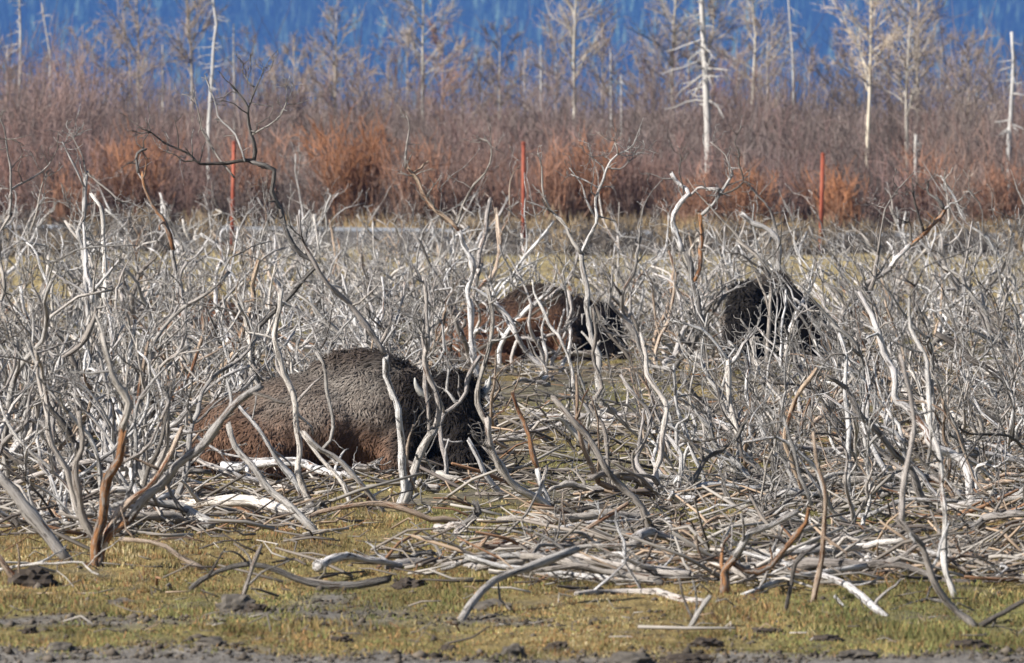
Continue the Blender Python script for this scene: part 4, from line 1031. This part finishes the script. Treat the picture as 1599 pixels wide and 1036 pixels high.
# ------------------------------------------------------------------ fallen branches strewn through the brush
def fallen_proto(seed):
    r = np.random.default_rng(seed); L = r.uniform(0.3, 1.8); K = 12
    P = walk(r, (-L / 2, 0, 0), (1, r.uniform(-0.2, 0.2), 0), L, K, 0.26, 0.0)
    P[:, 2] = np.abs(P[:, 2] - P[0, 2]) * 0.35 + r.uniform(0, 0.10) * np.sin(np.linspace(0, 3, K))
    r0 = r.uniform(0.012, 0.05) * (0.6 + 0.4 * min(L, 1.2)); R = knob(r, np.linspace(r0, r0 * 0.5, K))
    P[:, 2] += R * 0.8
    a = Tubes(); a.add(P, R, 7); m = a.mesh('fallen_branch')
    subs = []
    for k in range(r.integers(1, 4)):
        j = r.integers(2, K - 2)
        B = walk(r, P[j], norm(P[j + 1] - P[j] + r.normal(0, 0.6, 3) * np.array([1, 1, 0.4]) + np.array([0, 0, 0.2])), L * r.uniform(0.2, 0.5), 8, 0.22, -0.02)
        B[:, 2] = np.maximum(B[:, 2], 0.01)
        b = Tubes(); rb = np.linspace(R[j] * 0.65, 0.006, 8); b.add(B, rb, 6); side_twigs(r, b, B, rb, 3, (0.1, 0.3), 0.2, 0)
        subs.append(b.mesh('side_branch'))
    c = ('S', 'G', 'G', 'G', 'T', 'D', 'S')[seed % 7]
    m.materials.append(WM[c])
    for s in subs: s.materials.append(WM[c])
    return m, subs
FP = [fallen_proto(400 + i) for i in range(21)]
def litter_density(px, py):
    v = 0.85
    if py > 845: v = 1.0 if (px > 820 and py < 925) else (0.4 if px > 600 and py < 905 else 0.03)
    elif py > 770 and 500 < px < 860: v = 0.16
    elif 780 < px < 1150 and 600 < py < 770: v = 0.4
    if py > 930: v = 0.008
    return v
def place_fallen():
    r = np.random.default_rng(99); n = 0; items = []
    while n < 285:
        px = r.uniform(-40, 1640); py = r.uniform(545, 960)
        if r.random() > litter_density(px, py): continue
        d = depth_of(py); x = (px - CX) / F * d
        if in_bison(x, d, 0.1): continue
        m, subs = FP[r.integers(len(FP))]
        o = link('fallen_branch', m); yaw = r.normal(0, 1.0) + (math.pi if r.random() < 0.5 else 0)
        o.rotation_euler = (0, r.uniform(-0.13, 0.13), yaw)
        k = r.uniform(0.75, 1.25) * (0.85 if d < 62 else 1.0); o.scale = (k, k, k)
        o.location = (x, d, float(ground_z(x, d)) + r.uniform(0.0, 0.05))
        for s in subs: link('side_branch', s, o)
        side, dist = zone_label(px, d)
        tone = {'bleached_wood': 'pale', 'grey_wood': 'grey', 'tan_wood': 'tan', 'dark_bark': 'dark'}[m.materials[0].name]
        items.append((o, px, (side, dist), tone)); n += 1
    rank_labels(items, 'fallen branch', 'fallen branch')
place_fallen()

def build_litter():
    r = np.random.default_rng(5)
    N0 = 21000
    px = r.uniform(-60, 1660, N0); py = r.uniform(470, 1010, N0)
    keep = r.random(N0) < np.array([litter_density(a, b) for a, b in zip(px, py)]) * np.where(py > 880, 0.8, 0.9) + 0.035
    px, py = px[keep], py[keep]; d = depth_of(py); x = (px - CX) / F * d; N = len(x)
    L = (r.gamma(2.2, 0.11, N) + 0.06) * np.where(py > 925, 0.5, 1.0); yaw = r.normal(0, 1.0, N); el = np.abs(r.normal(0, 0.24, N))
    dirv = np.stack([np.cos(yaw) * np.cos(el), np.sin(yaw) * np.cos(el), np.sin(el)], -1)
    flip = r.random(N) < 0.5; dirv[flip, 0] *= -1
    z = ground_z(x, d) + r.uniform(0.0, 0.06, N)
    p0 = np.stack([x, d, z], -1)
    mid = p0 + dirv * (L / 2)[:, None] + r.normal(0, 0.035, (N, 3)); mid[:, 2] = np.maximum(mid[:, 2], z)
    P = np.stack([p0, mid, p0 + dirv * L[:, None]], 1)
    R = np.clip(L * 0.024, 0.004, 0.014)[:, None] * np.array([[1.0, 0.9, 0.6]]) * r.uniform(0.6, 1.4, (N, 1))
    pal = np.array([[0.50, 0.46, 0.42], [0.36, 0.33, 0.30], [0.24, 0.21, 0.185], [0.44, 0.33, 0.24], [0.13, 0.11, 0.10], [0.30, 0.17, 0.10]])
    C = 0.72 * pal[r.choice(6, N, p=[0.12, 0.2, 0.27, 0.12, 0.22, 0.07])] * r.uniform(0.7, 1.2, (N, 1))
    t = Tubes(); t.add(P, R, 4, np.repeat(C[:, None], 3, 1))
    tag(link('twig_litter', t.mesh('twig_litter'), None, M_BARK), 'broken grey twigs littering the ground under the brush', 'twig litter', kind='stuff')
build_litter()

# ------------------------------------------------------------------ grass
def build_grass():
    r = np.random.default_rng(6)
    def tufts(N, d0, d1, hh, cols, dens, bl, w):
        py = r.uniform(YH + F * HC / d1, YH + F * HC / d0, N); d = depth_of(py)
        px = r.uniform(-60, 1660, N); x = (px - CX) / F * d; d = d + r.uniform(-0.6, 0.6, N)
        n = fbm(x * 0.9, d * 0.35, 4); n2 = fbm(x * 0.35 + 50, d * 0.12 + 7, 3)
        keep = r.random(N) < dens(n, d)
        x, d, n, n2 = x[keep], d[keep], n[keep], n2[keep]; M = len(x)
        c = np.asarray(cols)
        f = np.clip(0.28 + 0.42 * sstep(0.3, 0.65, n2) + r.normal(0, 0.24, M), 0, 0.999) * (len(c) - 1)
        i = f.astype(int); g = (f - i)[:, None]; tc = c[i] * (1 - g) + c[i + 1] * g
        tc = tc * r.uniform(0.6, 1.4, (M, 1)) * (0.65 + 0.7 * vnoise(x * 1.7 + 30, d * 0.8))[:, None]
        h = hh * r.gamma(6, 1 / 6, M) * (0.35 + 1.3 * vnoise(x * 2.2, d * 1.5) ** 1.5 + 0.15 * vnoise(x * 9, d * 7))
        b = np.repeat(np.arange(M), bl); B = b.size
        ang = r.uniform(0, 6.28, B); sp = np.abs(r.normal(0, 0.5, B)); hb = h[b] * r.uniform(0.5, 1.15, B)
        root = np.stack([x[b] + r.normal(0, 0.035, B), d[b] + r.normal(0, 0.05, B), np.zeros(B)], -1); root[:, 2] = ground_z(root[:, 0], root[:, 1]) - 0.006
        tip = root + np.stack([np.cos(ang) * sp * hb, np.sin(ang) * sp * hb, hb], -1)
        a2 = r.uniform(0, 6.28, B); sd = np.stack([np.cos(a2), np.sin(a2) * 0.5, np.zeros(B)], -1) * (w * r.uniform(0.6, 1.4, B))[:, None]
        V = np.stack([root - sd, root + sd, tip], 1).reshape(-1, 3)
        C = np.repeat(tc[b] * r.uniform(0.75, 1.3, (B, 1)), 3, 0)
        return V, C
    tan, ochre, olive, green = (0.35, 0.29, 0.18), (0.25, 0.19, 0.08), (0.19, 0.17, 0.068), (0.145, 0.155, 0.055)
    rust = (0.22, 0.115, 0.055)
    parts = [tufts(50000, 47.9, 66, 0.030, [green, green, olive, ochre, rust, olive, tan], lambda n, d: sstep(0.76, 0.58, n) * sstep(47.8, 48.9, d + (n - 0.5) * 3), 6, 0.006),
             tufts(30000, 64, 130, 0.042, [green, olive, ochre, tan], lambda n, d: sstep(0.62, 0.42, n) * 0.85, 5, 0.007),
             tufts(17000, 122, 177, 0.085, [olive, tan, ochre, tan], lambda n, d: 0.9 * sstep(0.72, 0.5, n), 5, 0.010)]
    V = np.concatenate([p[0] for p in parts]); C = np.concatenate([p[1] for p in parts])
    me = new_mesh('grass', V, None, np.arange(len(V)).reshape(-1, 3), {'col': ('FLOAT_COLOR', C)}, False)
    tag(link('grass', me, None, M_GRASS), 'short ochre and olive grass and moss covering the flat', 'grass', kind='stuff')
    # tall dry grass on the far verge of the road
    N = 9000; x = r.uniform(-16, 16, N); d = 187.6 + np.abs(r.normal(0, 1.3, N)); k = r.random(N) < 0.25 + 0.75 * sstep(0.5, 0.6, fbm(x * 0.35 + 2, d * 0.02, 2))
    x, d = x[k], d[k]; N = len(x); h = r.uniform(0.2, 0.6, N); ang = r.uniform(0, 6.28, N)
    root = np.stack([x, d, ground_z(x, d) - 0.02], -1); tip = root + np.stack([np.cos(ang) * h * 0.4, np.sin(ang) * h * 0.4, h], -1)
    sd = np.stack([np.full(N, 0.012), np.zeros(N), np.zeros(N)], -1)
    V = np.stack([root - sd, root + sd, tip], 1).reshape(-1, 3)
    C = np.repeat(np.array([[0.42, 0.31, 0.17]]) * r.uniform(0.6, 1.25, (N, 1)), 3, 0)
    tag(link('dry_verge_grass', new_mesh('dry_verge_grass', V, None, np.arange(len(V)).reshape(-1, 3), {'col': ('FLOAT_COLOR', C)}, False), None, M_GRASS), 'tall dry tan grass along the far verge of the road', 'grass', kind='stuff')
build_grass()

# ------------------------------------------------------------------ mud clods
def clod_mesh(seed, name='mud_clod'):
    r = np.random.default_rng(seed); bm = bmesh.new(); bmesh.ops.create_icosphere(bm, subdivisions=3, radius=1)
    V = np.array([v.co for v in bm.verts]); o = r.uniform(0, 90, 3)
    k = 0.62 + 0.55 * fbm(V[:, 0] * 1.6 + o[0], V[:, 1] * 1.6 + V[:, 2] * 1.3 + o[1], 4) + 0.75 * (fbm(V[:, 2] * 4 + o[2], V[:, 0] * 4 + V[:, 1] * 3, 3) - 0.5)
    V = V * k[:, None]; V[:, 2] *= 0.6
    for v, c in zip(bm.verts, V): v.co = c
    me = bpy.data.meshes.new(name); bm.to_mesh(me); bm.free()
    at = me.attributes.new('col', 'FLOAT_COLOR', 'POINT')
    c = np.broadcast_to(np.array([0.055, 0.045, 0.038, 1.0]) if seed % 3 else np.array([0.09, 0.08, 0.07, 1.0]), (len(V), 4)) 
    at.data.foreach_set('color', c.astype(np.float32).ravel())
    me.materials.append(M_CLOD)
    return me
CM = [clod_mesh(i) for i in range(7)]
def clod(px, py, w, h, label, name='mud_clod', i=0):
    d = depth_of(py); s = scale_at(d); x = (px - CX) / s
    o = link(name, CM[i % 7]); o.location = (x, d, float(ground_z(x, d)) + h / s * 0.12)
    o.scale = (w / s / 1.7, w / s / 1.7, h / s); o.rotation_euler = (0, 0, px)
    tag(o, label, 'mud clod', 'clods of mud on the front grass')
for i, a in enumerate([(370, 958, 66, 40, 'large dark root clod at the foot of the upright leaning stick'), (402, 962, 36, 22, 'smaller dark clod touching the large root clod'),
     (52, 914, 66, 44, 'grey-brown clod at the broken branch end, bottom left edge'), (192, 938, 40, 18, 'flat dark clod below the forked foreground shrub'),
     (46, 1000, 24, 16, 'pale grey stone-like clod near the bottom left corner'), (700, 1015, 30, 20, 'dark clod at the bottom edge, centre left'),
     (802, 1030, 40, 34, 'dark clod on the bottom edge at centre'), (985, 1034, 76, 32, 'long dark clod on the bottom edge right of centre'),
     (870, 1018, 36, 26, 'dark lump in the bottom mud strip, between two bottom-edge clods'), (1075, 1030, 80, 20, 'flat grey clod on the bottom edge left of the corner group'),
     (1340, 1033, 60, 20, 'flat grey clod on the bottom edge near the right'), (1105, 1008, 50, 20, 'low brown clod in the grass near the bottom right'),
     (1290, 1002, 46, 18, 'reddish brown clod in the grass below the pale curled branch'), (95, 1020, 44, 20, 'dark clod in the bottom mud strip at left'),
     (330, 1022, 50, 18, 'flat clod in the bottom mud strip, left of centre'), (1200, 985, 54, 16, 'flat grey clod below the thin dark stick'),
     (640, 915, 50, 24, 'dark clod beside the dark cut end of the log'), (770, 950, 60, 24, 'grey clod in the grass under the bent grey branch'), (530, 1008, 40, 14, 'small flat clod in the front grass at centre left'),
     (1510, 1016, 60, 22, 'grey clod at the bottom right corner'), (1130, 650, 60, 36, 'black clod behind the charred curved limb')]):
    clod(*a, i=i)

def build_crumbs():
    r = np.random.default_rng(41); N = 12000
    py = r.uniform(880, 1040, N); d = depth_of(py); px = r.uniform(-40, 1640, N); x = (px - CX) / F * d
    n = fbm(x * 0.9, d * 0.35, 4)
    k = r.random(N) < np.clip(0.7 * sstep(0.60, 0.72, n) + sstep(49.2, 48.3, d + (n - 0.5) * 3) + 0.07, 0, 1); x, d = x[k], d[k]; N = len(x)
    B = np.array([[1, 0, 0], [0, 1, 0], [-1, 0, 0], [0, -1, 0], [0, 0, 1], [0, 0, -1], [.7, .7, .5], [-.7, .6, .5], [.1, -.8, .6]], float)[:6]
    Fc = np.array([[0, 1, 4], [1, 2, 4], [2, 3, 4], [3, 0, 4], [1, 0, 5], [2, 1, 5], [3, 2, 5], [0, 3, 5]])
    sz = r.gamma(1.6, 0.0042, N) + 0.004
    V = B[None] * sz[:, None, None] * r.uniform(0.5, 1.5, (N, 6, 3)) * np.array([1.3, 1.3, 0.9]) + np.stack([x, d, ground_z(x, d) + sz * 0.35], -1)[:, None]
    C = np.array([[0.085, 0.072, 0.06]]) * r.uniform(0.4, 1.6, (N, 1))
    me = new_mesh('mud_crumbs', V.reshape(-1, 3), None, (np.arange(N)[:, None, None] * 6 + Fc[None]).reshape(-1, 3), {'col': ('FLOAT_COLOR', np.repeat(C, 6, 0))}, False)
    tag(link('mud_crumbs', me, None, M_CLOD), 'crumbs of grey mud scattered over the bare front ground', 'mud', kind='stuff')
build_crumbs()

# ------------------------------------------------------------------ the air between here and the mountain
def build_haze():
    bm = bmesh.new()
    bmesh.ops.create_cube(bm, size=1.0, matrix=Matrix.Translation((0, 4500, 188)) @ Matrix.Diagonal((6100, 9700, 384, 1)))
    me = bpy.data.meshes.new('haze'); bm.to_mesh(me); bm.free()
    m = bpy.data.materials.new('air'); m.use_nodes = True; nt = m.node_tree
    nt.nodes.remove(nt.nodes['Principled BSDF'])
    v = nt.nodes.new('ShaderNodeVolumePrincipled')
    v.inputs['Color'].default_value = (0.15, 0.36, 0.95, 1); v.inputs['Density'].default_value = 0.000074
    v.inputs['Anisotropy'].default_value = 0.0
    nt.links.new(v.outputs[0], nt.nodes['Material Output'].inputs['Volume'])
    me.materials.append(m)
    o = bpy.data.objects.new('haze', me); COL.objects.link(o)
    tag(o, 'thin blue haze in front of the far mountain', 'haze', kind='stuff')
build_haze()
